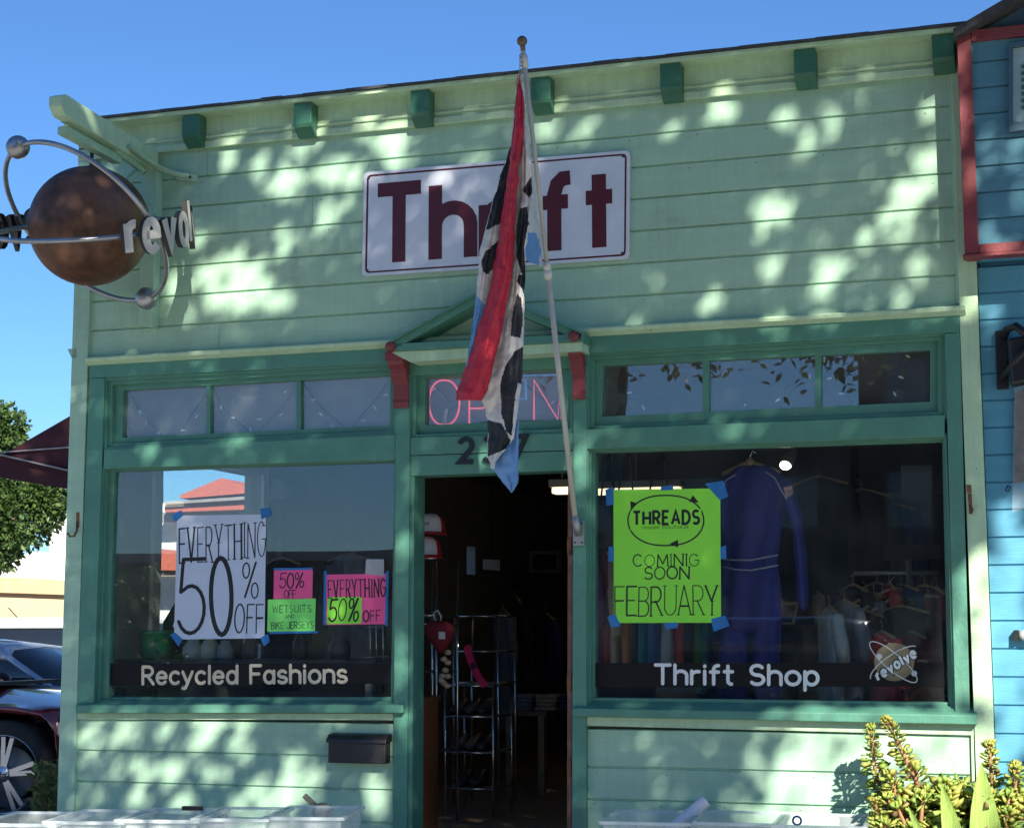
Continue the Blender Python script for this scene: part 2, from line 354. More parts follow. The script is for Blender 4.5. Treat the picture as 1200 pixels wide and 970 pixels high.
# ================================================================== SETTING
m = MB(); m.box(-90, 90, -90, 160, -1.2, -.12)
ASPH = mat('asphalt', (.055, .055, .058), .9, var=.25, scale=30, bump=.3, bscale=120)
struct(m.build('ground', ASPH))
CONC = mat('concrete', (.34, .33, .31), .85, var=.15, scale=5, bump=.25, bscale=90, dirt=.3)
m = MB(); m.box(-60, 60, -10.9, -.03, -.4, 0); struct(m.build('sidewalk', CONC))
m = MB(); m.box(-60, 60, -11.1, -10.903, -.4, .004); struct(m.build('kerb', CONC, bevel=.02))
m = MB(); m.box(-60, 60, -23.5, -21.5, -.4, 0); struct(m.build('pavement', CONC))
m = MB()
for i in range(12): m.box(-40+i*7, -37+i*7, -16.4, -16.28, -.119, -.116)
struct(m.build('road_marking', mat('road_paint', (.7, .68, .6), .8)))
m = MB(); m.box(-40, -.1, .02, 40, -.119, -.05); struct(m.build('parking_lot', mat('lot_asphalt', (.09, .085, .08), .9, var=.3, scale=12, bump=.4)))

# ================================================================== THE SHOP
xL = W(104, 390).x; xR = W(1123, 345).x           # siding edges
x0 = W(87.5, 398).x; x1 = W(1150, 458).x           # outer edges of the corner boards
ROOFZ = (W(101, 141, -.14).z + W(1118, 33, -.14).z)/2
HDRZ = (W(100, 418, -.05).z + W(1131, 359, -.05).z)/2
print('x0,x1', x0, x1, 'roof', ROOFZ, 'hdr', HDRZ, [round(W(1100, y).z, 3) for y in (87, 122, 162, 201, 242, 282, 322)], [round(W(320, y).z, 3) for y in (160, 197, 229.5, 265, 301.6, 336.7, 371.6)])
shop = thing('thrift_shop', 'single storey pale green clapboard shop with dark green window trim and open doorway', 'shop', ((x0+x1)/2, 0, 0))
def siding(zs, xa, xb, name, depth=.014):
    m = MB(); g = .011
    for a, b in zip(zs[:-1], zs[1:]):
        pr = [(0, a+g), (0, b-.004), (depth*.5, b), (depth+.04, b), (depth+.04, a), (depth, a), (depth, a+g*.6)]
        cuts = [xa, xb]
        if xb-xa > 3: cuts = [xa, xa+(xb-xa)*random.uniform(.12, .88), xb]
        for ca, cb in zip(cuts[:-1], cuts[1:]):
            dy = jit(.0012); e = .0012 if len(cuts) > 2 else 0; lo = ca+(e if ca > xa else 0); hi = cb-(e if cb < xb else 0)
            vs = [(lo, y+dy, z) for y, z in pr]+[(hi, y+dy, z) for y, z in pr]; n = len(pr)
            m.add(vs, [tuple(range(n-1, -1, -1)), tuple(range(n, 2*n))]+[(i, (i+1) % n, (i+1) % n+n, i+n) for i in range(n)])
    for a, b in zip(zs[:-1], zs[1:]):
        k = xa+.06
        while k < xb-.03:
            if b-a > .1: m.ball((k+jit(.015), .0006, b-.028+jit(.006)), .0042, 6, 1, sc=(1, .35, 1))
            k += random.uniform(.36, .46)
    return m.build(name, [PAINT, mat('nail_head', (.14, .13, .09), .8, var=.5)], shop)
zt = W(1100, 87).z; pitch = (W(1100, 87).z-W(1100, 282).z)/5; pitch = .5*(pitch+(W(320, 160).z-W(320, 371.6).z)/6)
zs = [zt]
while zs[-1]-pitch > HDRZ-.05: zs.append(zs[-1]-pitch)
zs.append(HDRZ-.06); zs = zs[::-1]
siding(zs, xL-.02, xR+.02, 'siding')
# structural wall above the windows and under the sills (inside face dark plaster)
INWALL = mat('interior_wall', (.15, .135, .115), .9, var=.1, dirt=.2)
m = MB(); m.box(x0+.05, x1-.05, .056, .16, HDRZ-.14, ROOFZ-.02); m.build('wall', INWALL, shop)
SILLL = W(300, 843).z; SILLR = W(900, 857).z
for nm, pa, pb, top, ys in (('left', 90, 460, 838, (842.5, 880, 916.5, 953, 990, 1030)), ('right', 688, 1139, 846, (854, 899, 937, 975, 1012, 1050))):
    xa, xb = W(pa, 900).x, W(pb, 900).x; ref = 120 if nm == 'left' else 700
    zz = [W(ref, y).z for y in ys]; zz = [z for z in zz if z > .05]+[.02]
    siding(zz[::-1], xa-.015, xb+.015, 'siding')
    m = MB(); m.box(xa-.05, xb+.05, .056, .16, 0, W(ref, top-14).z); m.build('wall', INWALL, shop)
# corner boards
m = MB(); m.box(x0, W(103.6, 390, -.03).x, -.03, .2, 0, W(104, 160).z); m.build('corner_board', PAINT, shop, .004)
m = MB(); m.box(W(1125.5, 400, -.03).x, x1, -.03, .2, 0, W(1118, 60).z); m.build('corner_board', CREAM, shop, .004)
m = MB(); m.box(W(1114, 150, -.02).x, W(1125, 300, -.02).x, -.02, .1, HDRZ+.02, W(1118, 60).z); m.build('corner_board', PAINT, shop, .003)
m = MB(); m.qb([(79, 409), (90, 408), (90, 420), (84, 420)], -.03, .12); m.build('trim_return', PAINT, shop)
# cream board frames of the lower panels
for q in ([(88, 835), (461, 835.5), (461, 843.5), (88, 842.5)], [(687.5, 839), (1142, 848), (1142, 861.5), (687.5, 850)]):
    m = MB(); m.qb(q, -.02, .05); m.build('apron_trim', CREAM, shop, .003)
m = MB(); m.qb([(1137.5, 861), (1141, 861), (1146, 1075), (1142.5, 1075)], -.02, .05); m.build('apron_trim', CREAM, shop, .003)
# cornice
zf = W(1100, 87).z
m = MB(); m.box(x0+.0, x1, -.018, .1, zf-.004, ROOFZ-.004); m.build('frieze', CREAM, shop)
m = MB(); m.box(x0+.0, x1, -.036, -.0185, zf-.012, zf+.035); m.box(x0, x1, -.03, -.0187, zf+.055, zf+.075); m.build('frieze_moulding', CREAM, shop, .006)
m = MB(); m.box(x0-.04, x1+.03, -.15, .4, ROOFZ-.026, ROOFZ); m.build('cornice', CREAM, shop, .003)
m = MB()
n = 40
for i in range(n):
    a = x0-.05+(x1-x0+.09)*i/n; b = x0-.05+(x1-x0+.09)*(i+1)/n; h = jit(.002)
    m.box(a, b+.01*(i % 2), -.165+jit(.004), .5, ROOFZ+.001+.0005*(i % 2), ROOFZ+.017+h)
m.build('roof_flashing', ROOFM, shop)
for (a, b, t, bt) in ((213, 240, 137, 171), (344, 369, 123, 159), (481, 505, 108, 146), (622, 648, 92, 131), (774, 797, 77, 117), (931, 955, 61, 101), (1093, 1117, 43, 83)):
    pa = W(a, bt, -.12); xw = .122; zb = pa.z
    m = MB(); pr = [(-.05, zb), (-.115, zb+.05), (-.125, zb+.07), (-.125, ROOFZ-.027), (-.02, ROOFZ-.027), (-.02, zb)]
    vs = [(pa.x, y, z) for y, z in pr]+[(pa.x+xw, y, z) for y, z in pr]
    m.add(vs, [tuple(range(6)), tuple(range(11, 5, -1))]+[(i, i+6, (i+1) % 6+6, (i+1) % 6) for i in range(6)])
    m.build('cornice_block', BLOCKP, shop, .004)
# header strip and fascia
m = MB()
xa, xb = W(100, 418, -.07).x, W(1131, 359, -.07).x
pr = [(-.07, HDRZ-.03), (-.075, HDRZ-.012), (-.07, HDRZ-.004), (-.002, HDRZ+.012), (-.002, HDRZ-.05), (-.035, HDRZ-.05)]
vs = [(xa, y, z) for y, z in pr]+[(xb, y, z) for y, z in pr]
m.add(vs, [tuple(range(6)), tuple(range(11, 5, -1))]+[(i, i+6, (i+1) % 6+6, (i+1) % 6) for i in range(6)])
m.build('header_moulding', CREAM, shop)
m = MB(); m.qb([(104.5, 421), (466, 401), (466, 425), (104.5, 443)], -.03, .15); m.build('header_board', TRIM, shop, .003)
m = MB(); m.qb([(686, 388), (1124.5, 364), (1124.5, 389), (686, 414)], -.03, .15); m.build('header_board', TRIM, shop, .003)
m = MB(); m.qb([(464, 401), (688, 389), (688, 430), (464, 441)], -.022, .15); m.build('header_board', TRIM, shop)

def window(name, rings, panes, Yg, glass, muntins=(), sill=None, strips=()):
    fm = MB()
    for o, i, a, b in rings: ring(fm, o, i, a, b)
    for q, a, b in strips: fm.qb(q, a, b)
    fr = fm.build(name, TRIM, shop, .0025)
    for q in panes:
        p = MB(); a = [W(x, y, Yg) for x, y in q]; p.hexa(a, [(c.x, Yg+.004, c.z) for c in a]); p.build('pane', glass, fr)
    for q in muntins:
        p = MB(); p.qb(q, Yg-.025, Yg+.03); p.build('muntin', TRIM, fr, .002)
    if sill:
        p = MB(); q, = sill[:1]; p.add(*q); p.build('sill', TRIM, fr, .005)
    return fr
def sillgeo(l, r, yt0, yt1, yn0, yn1, yb0, yb1, Yn=-.075):
    """sloping sill: back top edge on Y .06, nose on Yn"""
    a = W(l, yn0, Yn); b = W(r, yn1, Yn); c = W(l, yb0, Yn); d = W(r, yb1, Yn); zt = (W((l+r)/2, (yt0+yt1)/2, .06).z)
    vs = [a, b, d, c, (a.x, .1, zt), (b.x, .1, zt), (d.x, .1, d.z), (c.x, .1, c.z)]
    return vs, [(0, 1, 2, 3), (4, 7, 6, 5), (0, 4, 5, 1), (3, 2, 6, 7), (0, 3, 7, 4), (1, 5, 6, 2)]
# left transom
window('transom_window', [
    ([(120, 440), (466, 421), (466, 512), (122, 529)], [(125, 446), (461.5, 428), (461.5, 507), (125, 524)], -.012, .06),
    ([(118, 438), (470, 419), (470, 514), (120, 531)], [(131.5, 451), (461.3, 433.5), (461.3, 504), (131.5, 520)], .012, .07),
    ([(116, 436), (474, 416), (474, 517), (118, 533)], [(144.2, 457), (457, 439.5), (457, 498.5), (143.3, 512.5)], .045, .12)],
    [[(143, 455), (458, 438), (458, 500), (142, 514)]], .075, TGLASS,
    [[(242, 451), (246.4, 451), (246.4, 510), (242, 510)], [(347.4, 445), (352.4, 445), (352.4, 505), (347.4, 505)]])
# left display window
m = MB(); m.qb([(104.5, 443.2), (122.5, 443.2), (109.7, 826), (89.8, 826)], -.03, .15); m.build('window_casing', TRIM, shop, .003)
m = MB(); m.qb([(122, 526.5), (463.5, 509), (463.5, 538.5), (121, 549)], -.025, .15); m.build('window_rail', TRIM, shop, .003)
window('display_window', [
    ([(119, 546), (466, 536), (466, 826), (108, 826)], [(121.5, 549.5), (463.6, 539), (461, 824), (111.2, 824)], -.012, .06),
    ([(117, 544), (468, 534), (468, 828), (106, 828)], [(125.5, 551), (463.2, 540), (459.8, 823), (116.5, 823)], .015, .07),
    ([(115, 542), (470, 532), (470, 830), (104, 830)], [(134, 552.5), (462, 541), (458, 816.5), (126, 817)], .05, .13)],
    [[(132, 550), (464, 539), (461, 819), (124, 819)]], .075, GLASS, (),
    [sillgeo(88.5, 472, 817, 816.5, 826, 825.5, 835.2, 835.2)])
FILM = mat('frosted_backing', (.22, .21, .235), .8, var=.12, scale=3, dirt=.2)
m = MB(); m.qb([(140, 453), (460, 436), (460, 503), (138, 517)], .135, .14); m.build('backing_panel', FILM, shop)
m = MB(); m.qb([(494, 440), (664, 430), (664, 496), (493, 503)], .20, .205); m.build('backing_panel', FILM, shop)
# right transom
window('transom_window', [
    ([(686, 411), (1110, 386), (1111, 490), (686, 508)], [(690, 417), (1106, 393), (1107, 486), (690, 503)], -.012, .06),
    ([(684, 409), (1112, 384), (1113, 492), (684, 510)], [(696, 421.5), (1099, 399), (1099, 482.5), (696, 499)], .012, .07),
    ([(680, 406), (1115, 381), (1117, 496), (680, 514)], [(706, 428.5), (1089.7, 410), (1089.7, 470.5), (705, 488)], .045, .12)],
    [[(704, 427), (1091, 408), (1091, 472), (703, 490)]], .075, glassmat('transom_glass_clear', .10, dust=.04),
    [[(823.2, 420), (830.8, 420), (830.8, 485), (823.2, 485)], [(955, 413), (962.3, 413), (962.3, 479), (955, 479)]])
m = MB(); m.qb([(687, 503), (1107, 486), (1107, 511.5), (687, 526)], -.025, .15); m.build('window_rail', TRIM, shop, .003)
m = MB(); m.qb([(1107, 391), (1124.8, 389.2), (1136.5, 838), (1119.5, 838)], -.03, .15); m.build('window_casing', TRIM, shop, .003)
window('display_window', [
    ([(685, 524), (1109, 508), (1122, 834), (685, 830)], [(689.5, 527), (1106.5, 512.5), (1117.5, 830), (688.8, 826)], -.012, .06),
    ([(683, 522), (1111, 506), (1124, 836), (683, 832)], [(693, 529), (1105, 515), (1114, 828), (692.5, 824)], .015, .07),
    ([(680, 520), (1113, 504), (1126, 838), (680, 834)], [(697, 530.5), (1104, 517.5), (1111, 822.5), (696.6, 817)], .05, .13)],
    [[(695, 528), (1106, 515), (1113, 825), (694.5, 820)]], .075, GLASS, (),
    [sillgeo(670.5, 1145, 817, 822.5, 829.5, 838, 839.3, 848.8)])
# doorway
df = MB()
df.qb([(464, 439), (480.6, 439), (475.5, 1080), (459.5, 1080)], -.034, .16)
df.qb([(672, 428), (687.2, 428), (687, 1080), (669.8, 1080)], -.034, .16)
df.qb([(480.7, 512.5), (672.5, 507), (672, 527), (480.7, 533.2)], -.024, .15)
df.qb([(480.7, 534), (672, 528), (671, 550.8), (480.7, 557.5)], -.020, .15)
ring(df, [(479, 425), (675, 413), (675, 511), (479, 516)], [(487, 433), (668, 422), (668, 502), (487, 509)], -.005, .06)
ring(df, [(477, 423), (677, 411), (677, 513), (477, 518)], [(498.6, 443), (660, 434), (659, 491.5), (498, 498)], .04, .12)
door = df.build('doorway', TRIM, shop, .003)
m = MB(); a = [W(x, y, .075) for x, y in [(497, 441), (661, 433), (661, 493), (496, 500)]]; m.hexa(a, [(c.x, .079, c.z) for c in a]); m.build('pane', TGLASS, door)
m = MB(); m.qb([(480.8, 557), (485.5, 557), (482, 1080), (476, 1080)], -.01, .17); m.build('jamb', TRIM, door, .002)
m = MB(); m.qb([(665.5, 551), (671.5, 551), (669.6, 1080), (664, 1080)], -.005, .17); m.build('jamb', mat('worn_red_brown_paint', (.20, .08, .055), .6, var=.5, scale=14, alt=(.24, .11, .08)), door, .002)
m = MB(); m.box(W(478, 960).x, W(668, 960).x, -.05, .18, 0, .15); m.build('threshold', mat('worn_wood', (.28, .2, .13), .8, var=.3), door, .004)
for k, (ch, q) in enumerate((('2', [(538.5, 514.5), (554, 514), (554, 541.5), (538.5, 542)]), ('3', [(567, 513), (584, 512.5), (584, 540), (567, 540.5)]), ('7', [(598, 512), (617, 511), (617, 539), (598, 540)]))):
    d = MB(); text(d, ch, q, -.0245, weight=.2, depth=.012, rnd=False); d.build('house_number', BLACK, door)
for py in (640, 800, 900):
    m = MB(); p = W(667, py, -.012); m.box(p.x-.012, p.x+.012, -.016, -.004, p.z-.05, p.z+.05); m.build('hinge', RUST, door)
# low wooden partition just inside the left jamb
hp = W(484, 800, .19); th = R(90+12.5); dv = Vector((math.cos(th), math.sin(th), 0)); dn = Vector((dv.y, -dv.x, 0)); lw = .74
zm = W(495, 824, .3).z; t_ = thing('wooden_partition', 'low red brown wooden partition just inside the left door jamb', 'partition', (hp.x, hp.y, .14))
def leafb(m, a, b, z0, z1, t=.042): m.obox(hp+dv*(a+b)/2+Vector((.03, 0, (z0+z1)/2-hp.z)), dv, dn, (0, 0, 1), (b-a)/2, t/2, (z1-z0)/2)
m = MB(); leafb(m, 0, lw, .141, zm); m.build('panel', WOOD, t_, .003)
m = MB(); leafb(m, -.01, lw+.02, zm+.001, zm+.03, .07); m.build('top_rail', WOOD, t_, .004)
m = MB(); leafb(m, -.012, .05, .142, zm-.002, .06); m.build('end_post', mat('light_red_wood', (.38, .16, .07), .5, var=.25, stretch=(12, 12, 1)), t_, .003)
# gabled hood over the door
HY = -.20
hm = MB(); hm.qb([(455, 403), (682, 390.5), (683, 400), (456, 411.5)], HY, -.04)
hood = hm.build('door_hood', TRIM, shop, .003)
m = MB(); m.qb([(458, 412.5), (682, 401), (682, 411), (480, 424)], HY+.02, -.025); m.build('soffit', CREAM, hood)
ap = (566, 339)
m = MB()
for e in ((453, 402), (683, 389)):
    a = W(*e, HY-.012); b = W(*ap, HY-.012); d = Vector((-(b-a).z, 0, (b-a).x)).normalized()
    if d.z < 0: d = -d
    for w0, w1, y0, y1 in ((-.052, -.012, HY, -.002), (-.012, .0, HY-.025, -.002)):
        q = [a+d*w1, b+d*w1, b+d*w0, a+d*w0]; m.hexa([(p.x, y0, p.z) for p in q], [(p.x, y1, p.z) for p in q])
m.build('rafter', TRIM, hood, .002)
for px, py in ((457.5, 406), (672.5, 394)):
    m = MB(); c = W(px, py, HY-.01); m.lathe((c.x, 0, c.z), [(.02, HY-.03), (.03, HY-.022), (.032, HY-.005), (.032, HY+.03)], 16, axis='y'); m.build('boss', MAROON, hood)
for xs, yt, yb in (((457, 480), 414, 478), ((667, 687), 402, 468)):
    a = W(xs[0]+1, yt, -.14); b = W(xs[1], yb, -.03); zt1 = a.z+.02; zb = b.z; h = zt1-zb
    xa2 = W(xs[0]+5, yb, -.03).x; xb2 = b.x; wd2 = xb2-xa2
    pr = [(-.035, zb), (-.05, zb), (-.056, zb+h*.10), (-.05, zb+h*.15), (-.05, zb+h*.42), (-.075, zb+h*.5), (-.10, zb+h*.58), (-.10, zb+h*.66), (-.14, zb+h*.74), (-.15, zb+h*.8), (-.15, zb+h), (-.035, zb+h)]
    m = MB(); n = len(pr); vs = [(xa2, y, z) for y, z in pr]+[(xb2, y, z) for y, z in pr]
    m.add(vs, [tuple(range(n)), tuple(range(2*n-1, n-1, -1))]+[(i, i+n, (i+1) % n+n, (i+1) % n) for i in range(n)])
    m.box(xa2-.012, xb2+.004, -.158, -.03, zb+h*.82, zb+h*.97)
    m.build('bracket', MAROON, hood, .003)
# shell: floor, ceiling, walls, roof
DEEP = 10.5; CEIL = 3.0
FLOORM = mat('wooden_floor', (.30, .22, .15), .45, var=.3, scale=3, stretch=(1, 14, 1))
m = MB(); m.box(x0+.1, x1-.1, .17, DEEP, 0, .14); m.build('floor', FLOORM, shop)
m = MB(); m.box(x0+.1, x1-.1, .165, DEEP, CEIL, CEIL+.06); m.build('ceiling', mat('ceiling_board', (.20, .17, .14), .9), shop)
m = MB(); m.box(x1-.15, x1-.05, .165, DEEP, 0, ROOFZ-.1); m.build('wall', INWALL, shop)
XI = x0+.16
wa = WX(186, 600, XI); wb = WX(305, 600, XI); wz1 = WX(245, 545, XI).z; wz0 = WX(245, 785, XI).z
print('side window', wa, wb, wz0, wz1)
m = MB(); m.box(x0+.02, XI, .165, wa.y, 0, ROOFZ-.1) 
ga, gb = WX(547, 655, XI).y, WX(557, 655, XI).y; gz1, gz0 = WX(552, 640, XI).z, WX(552, 673, XI).z
m.box(x0+.02, XI, wb.y, ga, 0, ROOFZ-.1); m.box(x0+.02, XI, gb, DEEP, 0, ROOFZ-.1); m.box(x0+.02, XI, ga, gb, 0, gz0); m.box(x0+.02, XI, ga, gb, gz1, ROOFZ-.1); m.box(x0+.02, XI, wa.y, wb.y, 0, wz0); m.box(x0+.02, XI, wa.y, wb.y, wz1, ROOFZ-.1)
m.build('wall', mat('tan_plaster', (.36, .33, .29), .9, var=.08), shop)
sm = MB()
for a, b in ((wa.y-.10, wa.y), (wb.y, wb.y+.08)): sm.box(XI+.001, XI+.03, a, b, wz0-.1, wz1+.1)
sm.box(XI+.001, XI+.031, wa.y, wb.y, wz1, wz1+.1); sm.box(XI+.001, XI+.06, wa.y-.12, wb.y+.12, wz0-.05, wz0)
sw = sm.build('side_window', mat('off_white_paint', (.6, .6, .58), .6), shop)
m = MB(); m.box(x0+.08, x0+.084, wa.y, wb.y, wz0, wz1); m.build('pane', GLASS, sw)
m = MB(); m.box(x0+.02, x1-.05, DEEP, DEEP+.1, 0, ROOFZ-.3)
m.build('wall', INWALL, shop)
m = MB(); m.box(x0+.3, x1-.3, .17, DEEP+.15, ROOFZ-.45, ROOFZ-.35); m.build('roof', ROOFM, shop)

# ================================================================== SIGNS ON THE FACADE
SIGNW = mat('white_enamel', (.62, .65, .72), .4, var=.05, dirt=.12)
SIGNR = mat('dark_red_enamel', (.085, .006, .012), .45, var=.1)
def rrect(q, r, Y, n=5):
    tl, tr, br, bl = [W(x, y, Y) for x, y in q]; pts = []
    for c, p, nx in ((tl, bl, tr), (tr, tl, br), (br, tr, bl), (bl, br, tl)):
        a = (p-c).normalized()*r; b = (nx-c).normalized()*r
        for i in range(n+1):
            t = i/n; pts.append((c+a)*(1-t)**2+c*2*t*(1-t)+(c+b)*t**2)
    return pts
tsign = thing('shop_sign', 'white enamel sign board with dark red lettering and border above the door', 'sign', W(581, 250, 0))
Y = -.03
P = rrect([(426.4, 202), (738, 176), (737, 303), (424, 324)], .035, Y)
m = MB(); n = len(P); m.add(P+[(p.x, -.004, p.z) for p in P], [tuple(range(n)), tuple(range(2*n-1, n-1, -1))]+[(i, (i+1) % n, (i+1) % n+n, i+n) for i in range(n)]); m.build('board', SIGNW, tsign)
A = rrect([(430, 205.3), (734.4, 180), (733.3, 299.8), (427.7, 320.3)], .03, Y-.001); B = rrect([(432.2, 207.3), (732.3, 182.2), (731.2, 297.8), (430, 318.2)], .026, Y-.001)
m = MB(); m.add(A+B, [(i, (i+1) % n, (i+1) % n+n, i+n) for i in range(n)]); m.build('border', SIGNR, tsign)
m = MB(); text(m, 'Thri\u0192\u2020', [(442, 224), (718, 199), (718, 289), (442, 309)], Y, weight=.19, gap=.2, rnd=False, lift=.0015); m.build('lettering', SIGNR, tsign)
for q in ((432.5, 209), (730, 183.5), (729, 296.5), (430.5, 317)): m = MB(); m.ball(W(*q, Y), .007, 8); m.build('screw', BLACK, tsign)

def poster(name, label, cat, quad, col, texts, tapes=(), Y=.0735, group=None, extra=None):
    c = W(sum(p[0] for p in quad)/4, quad[2][1], Y)
    t = thing(name, label, cat, (c.x, Y, c.z), group)
    m = MB(); m.qb(quad, Y-.0014, Y-.0004); m.build('paper', col, t)
    for s, q, w, kw in texts: m = MB(); text(m, s, q, Y-.0014, weight=w, hand=.32, **kw); m.build('lettering', INK, t)
    for q in tapes:
        m = MB(); m.qb(q, Y-.0022, Y-.0017); m.build('tape', TAPE, t)
    if extra: extra(t)
    return t
PW = mat('white_paper', (.55, .60, .70), .8, var=.03, bump=.5, bscale=5); PP = mat('pink_paper', (.85, .10, .28), .8, var=.04, bump=.5, bscale=5)
PG = mat('green_paper', (.22, .78, .16), .8, var=.04, bump=.5, bscale=5); PL = mat('lime_paper', (.28, .80, .06), .8, var=.03, bump=.5, bscale=5)
PY = .0735
z6 = lambda L: [(120+x/3.233, 530+y/3.233) for x, y in L]
z3 = lambda L: [(690+x/2.79, 510+y/2.79) for x, y in L]
poster('paper_poster', 'large white hand-lettered poster reading EVERYTHING 50% OFF taped inside the left window', 'poster',
    [(207.5, 604), (311.8, 602.5), (310, 747.5), (204, 749)], PW, [
    ('EVERYTHING', z6([(292, 285), (618, 268), (618, 395), (292, 420)]), .045, dict(serif=.05, gap=.24, wob=.02)),
    ('5', z6([(296, 412), (386, 405), (386, 688), (290, 690)]), .045, {}), ('0', z6([(407, 400), (490, 396), (490, 686), (412, 690)]), .05, {}),
    ('%', z6([(535, 418), (594, 420), (590, 550), (530, 550)]), .05, {}), ('OFF', z6([(502, 577), (612, 573), (608, 682), (500, 684)]), .06, dict(gap=.2))],
    [z6([(262, 238), (298, 218), (304, 240), (276, 264)]), z6([(598, 212), (632, 208), (640, 236), (602, 254)]), z6([(256, 690), (276, 682), (304, 706), (288, 734), (262, 726)][:4]), z6([(598, 702), (628, 686), (634, 716), (612, 734)])])
poster('paper_note', 'small pink 50% OFF note above the green wetsuits note', 'poster', [(321, 667.6), (366.5, 666.7), (366, 701), (320.5, 701.5)], PP, [
    ('50%', z6([(668, 460), (762, 455), (762, 512), (672, 514)]), .09, dict(slant=.12)), ('OFF', z6([(688, 524), (733, 520), (733, 550), (688, 550)]), .1, {})],
    [z6([(650, 438), (796, 436), (797, 444), (650, 447)])])
poster('paper_note', 'small bright green note reading WETSUITS AND BIKE JERSEYS', 'poster', [(314, 702.2), (370, 701), (369, 739.4), (313, 740)], PG, [
    ('WETSUITS', z6([(645, 582), (790, 576), (790, 604), (645, 607)]), .09, dict(gap=.3)), ('AND', z6([(692, 615), (727, 613), (727, 626), (692, 628)]), .13, {}),
    ('BIKE JERSEYS', z6([(640, 643), (800, 640), (800, 664), (640, 668)]), .1, dict(gap=.22))], [z6([(630, 679), (818, 676), (816, 684), (634, 687)])], Y=.0715)
def card(t):
    P = rrect(z6([(853, 548), (983, 546), (980, 648), (850, 650)]), .012, PY-.002); n = len(P); m = MB()
    m.add(P+[p+Vector((0, .0003, 0)) for p in P], [tuple(range(n)), tuple(range(2*n-1, n-1, -1))]+[(i, (i+1) % n, (i+1) % n+n, i+n) for i in range(n)]); m.build('price_card', PL, t)
    m = MB(); text(m, '50%', z6([(860, 558), (972, 555), (968, 636), (858, 640)]), PY-.0023, weight=.08, slant=.1, hand=.4); m.build('lettering', INK, t)
poster('paper_poster', 'pink EVERYTHING OFF poster with a lime 50% card stuck on its corner', 'poster', [(382, 673), (455, 672), (453, 731), (381, 732)], PP, [
    ('EVERYTHING', z6([(854, 490), (1073, 474), (1073, 545), (856, 552)]), 0.075, dict(serif=.05, gap=.30)), ('OFF', z6([(988, 600), (1053, 597), (1053, 637), (988, 640)]), .12, dict(gap=.25))],
    [z6([(840, 448), (850, 450), (846, 655), (836, 652)]), z6([(1074, 450), (1085, 448), (1081, 655), (1070, 655)])], extra=card)
poster('paper_note', 'small pale grey notice taped high beside the right edge of the left window', 'notice', [(429, 655), (450, 655), (450, 675), (428, 672)], mat('grey_paper', (.35, .36, .38), .8), [], [])
# lime poster
def logo(t):
    m = MB(); Yl = PY-.0014
    cx, cy, rx, ry = 252, 278, 124, 82
    pts = [W(690+(cx+rx*(abs(math.cos(a))**.85)*math.copysign(1, math.cos(a)))/2.79, 510+(cy+ry*math.sin(a))/2.79, Yl) for a in [2*math.pi*i/48 for i in range(49)]]
    O = pts[0]; vs, fs = ribbon([(p.x, p.z) for p in pts[:-1]]+[(pts[0].x, pts[0].z)], .0085); m.add([(v.x, Yl-.0006, v.y) for v in vs], fs)
    for (x, y), a in (((143, 230), 250), ((345, 212), 330), ((280, 354), 180)):
        c = W(690+x/2.79, 510+y/2.79, Yl); a = R(a); u = Vector((math.cos(a), 0, -math.sin(a) if False else math.sin(a))); v = Vector((-u.z, 0, u.x))
        m.add([c+u*.03+Vector((0, -.0009, 0)), c-u*.022+v*.022+Vector((0, -.0009, 0)), c-u*.022-v*.022+Vector((0, -.0009, 0))], [(0, 1, 2)])
    m.build('emblem', INK, t)
    m = MB(); m.qb(z3([(136, 246), (368, 240), (368, 306), (136, 310)]), Yl-.0013, Yl-.0008); m.build('emblem_band', PL, t)
    m = MB(); text(m, 'THREADS', z3([(146, 251), (360, 245), (360, 288), (146, 292)]), Yl-.0013, weight=.21, gap=.30, rnd=False); m.build('lettering', INK, t); m = MB()
    text(m, 'resale boutique', z3([(174, 295), (326, 292), (326, 303), (174, 306)]), Yl-.0013, weight=.1, gap=.14); m.build('lettering', INK, t)
poster('paper_poster', 'bright lime green THREADS coming soon poster taped inside the right window', 'poster', [(718.7, 573.8), (844, 572), (845, 729.4), (719.4, 729.7)], PL, [
    ('COMINIG', z3([(146, 390), (360, 388), (360, 426), (146, 428)]), .1, dict(serif=.08, gap=.2)), ('SOON', z3([(182, 431), (328, 429), (328, 468), (182, 470)]), .1, dict(serif=.08, gap=.16)),
    ('FEBRUARY', z3([(86, 495), (422, 491), (422, 586), (86, 590)]), .05, dict(serif=.05, gap=.12))],
    [z3(q) for q in ([(54, 178), (80, 168), (82, 226), (58, 230)], [(235, 168), (276, 162), (276, 178), (236, 180)], [(380, 158), (440, 148), (456, 200), (428, 212)], [(64, 364), (82, 362), (82, 412), (64, 412)],
     [(430, 364), (448, 360), (450, 403), (431, 405)], [(60, 592), (86, 584), (106, 622), (74, 628)], [(248, 612), (292, 612), (290, 630), (250, 632)], [(400, 600), (446, 588), (460, 622), (408, 642)])], extra=logo)

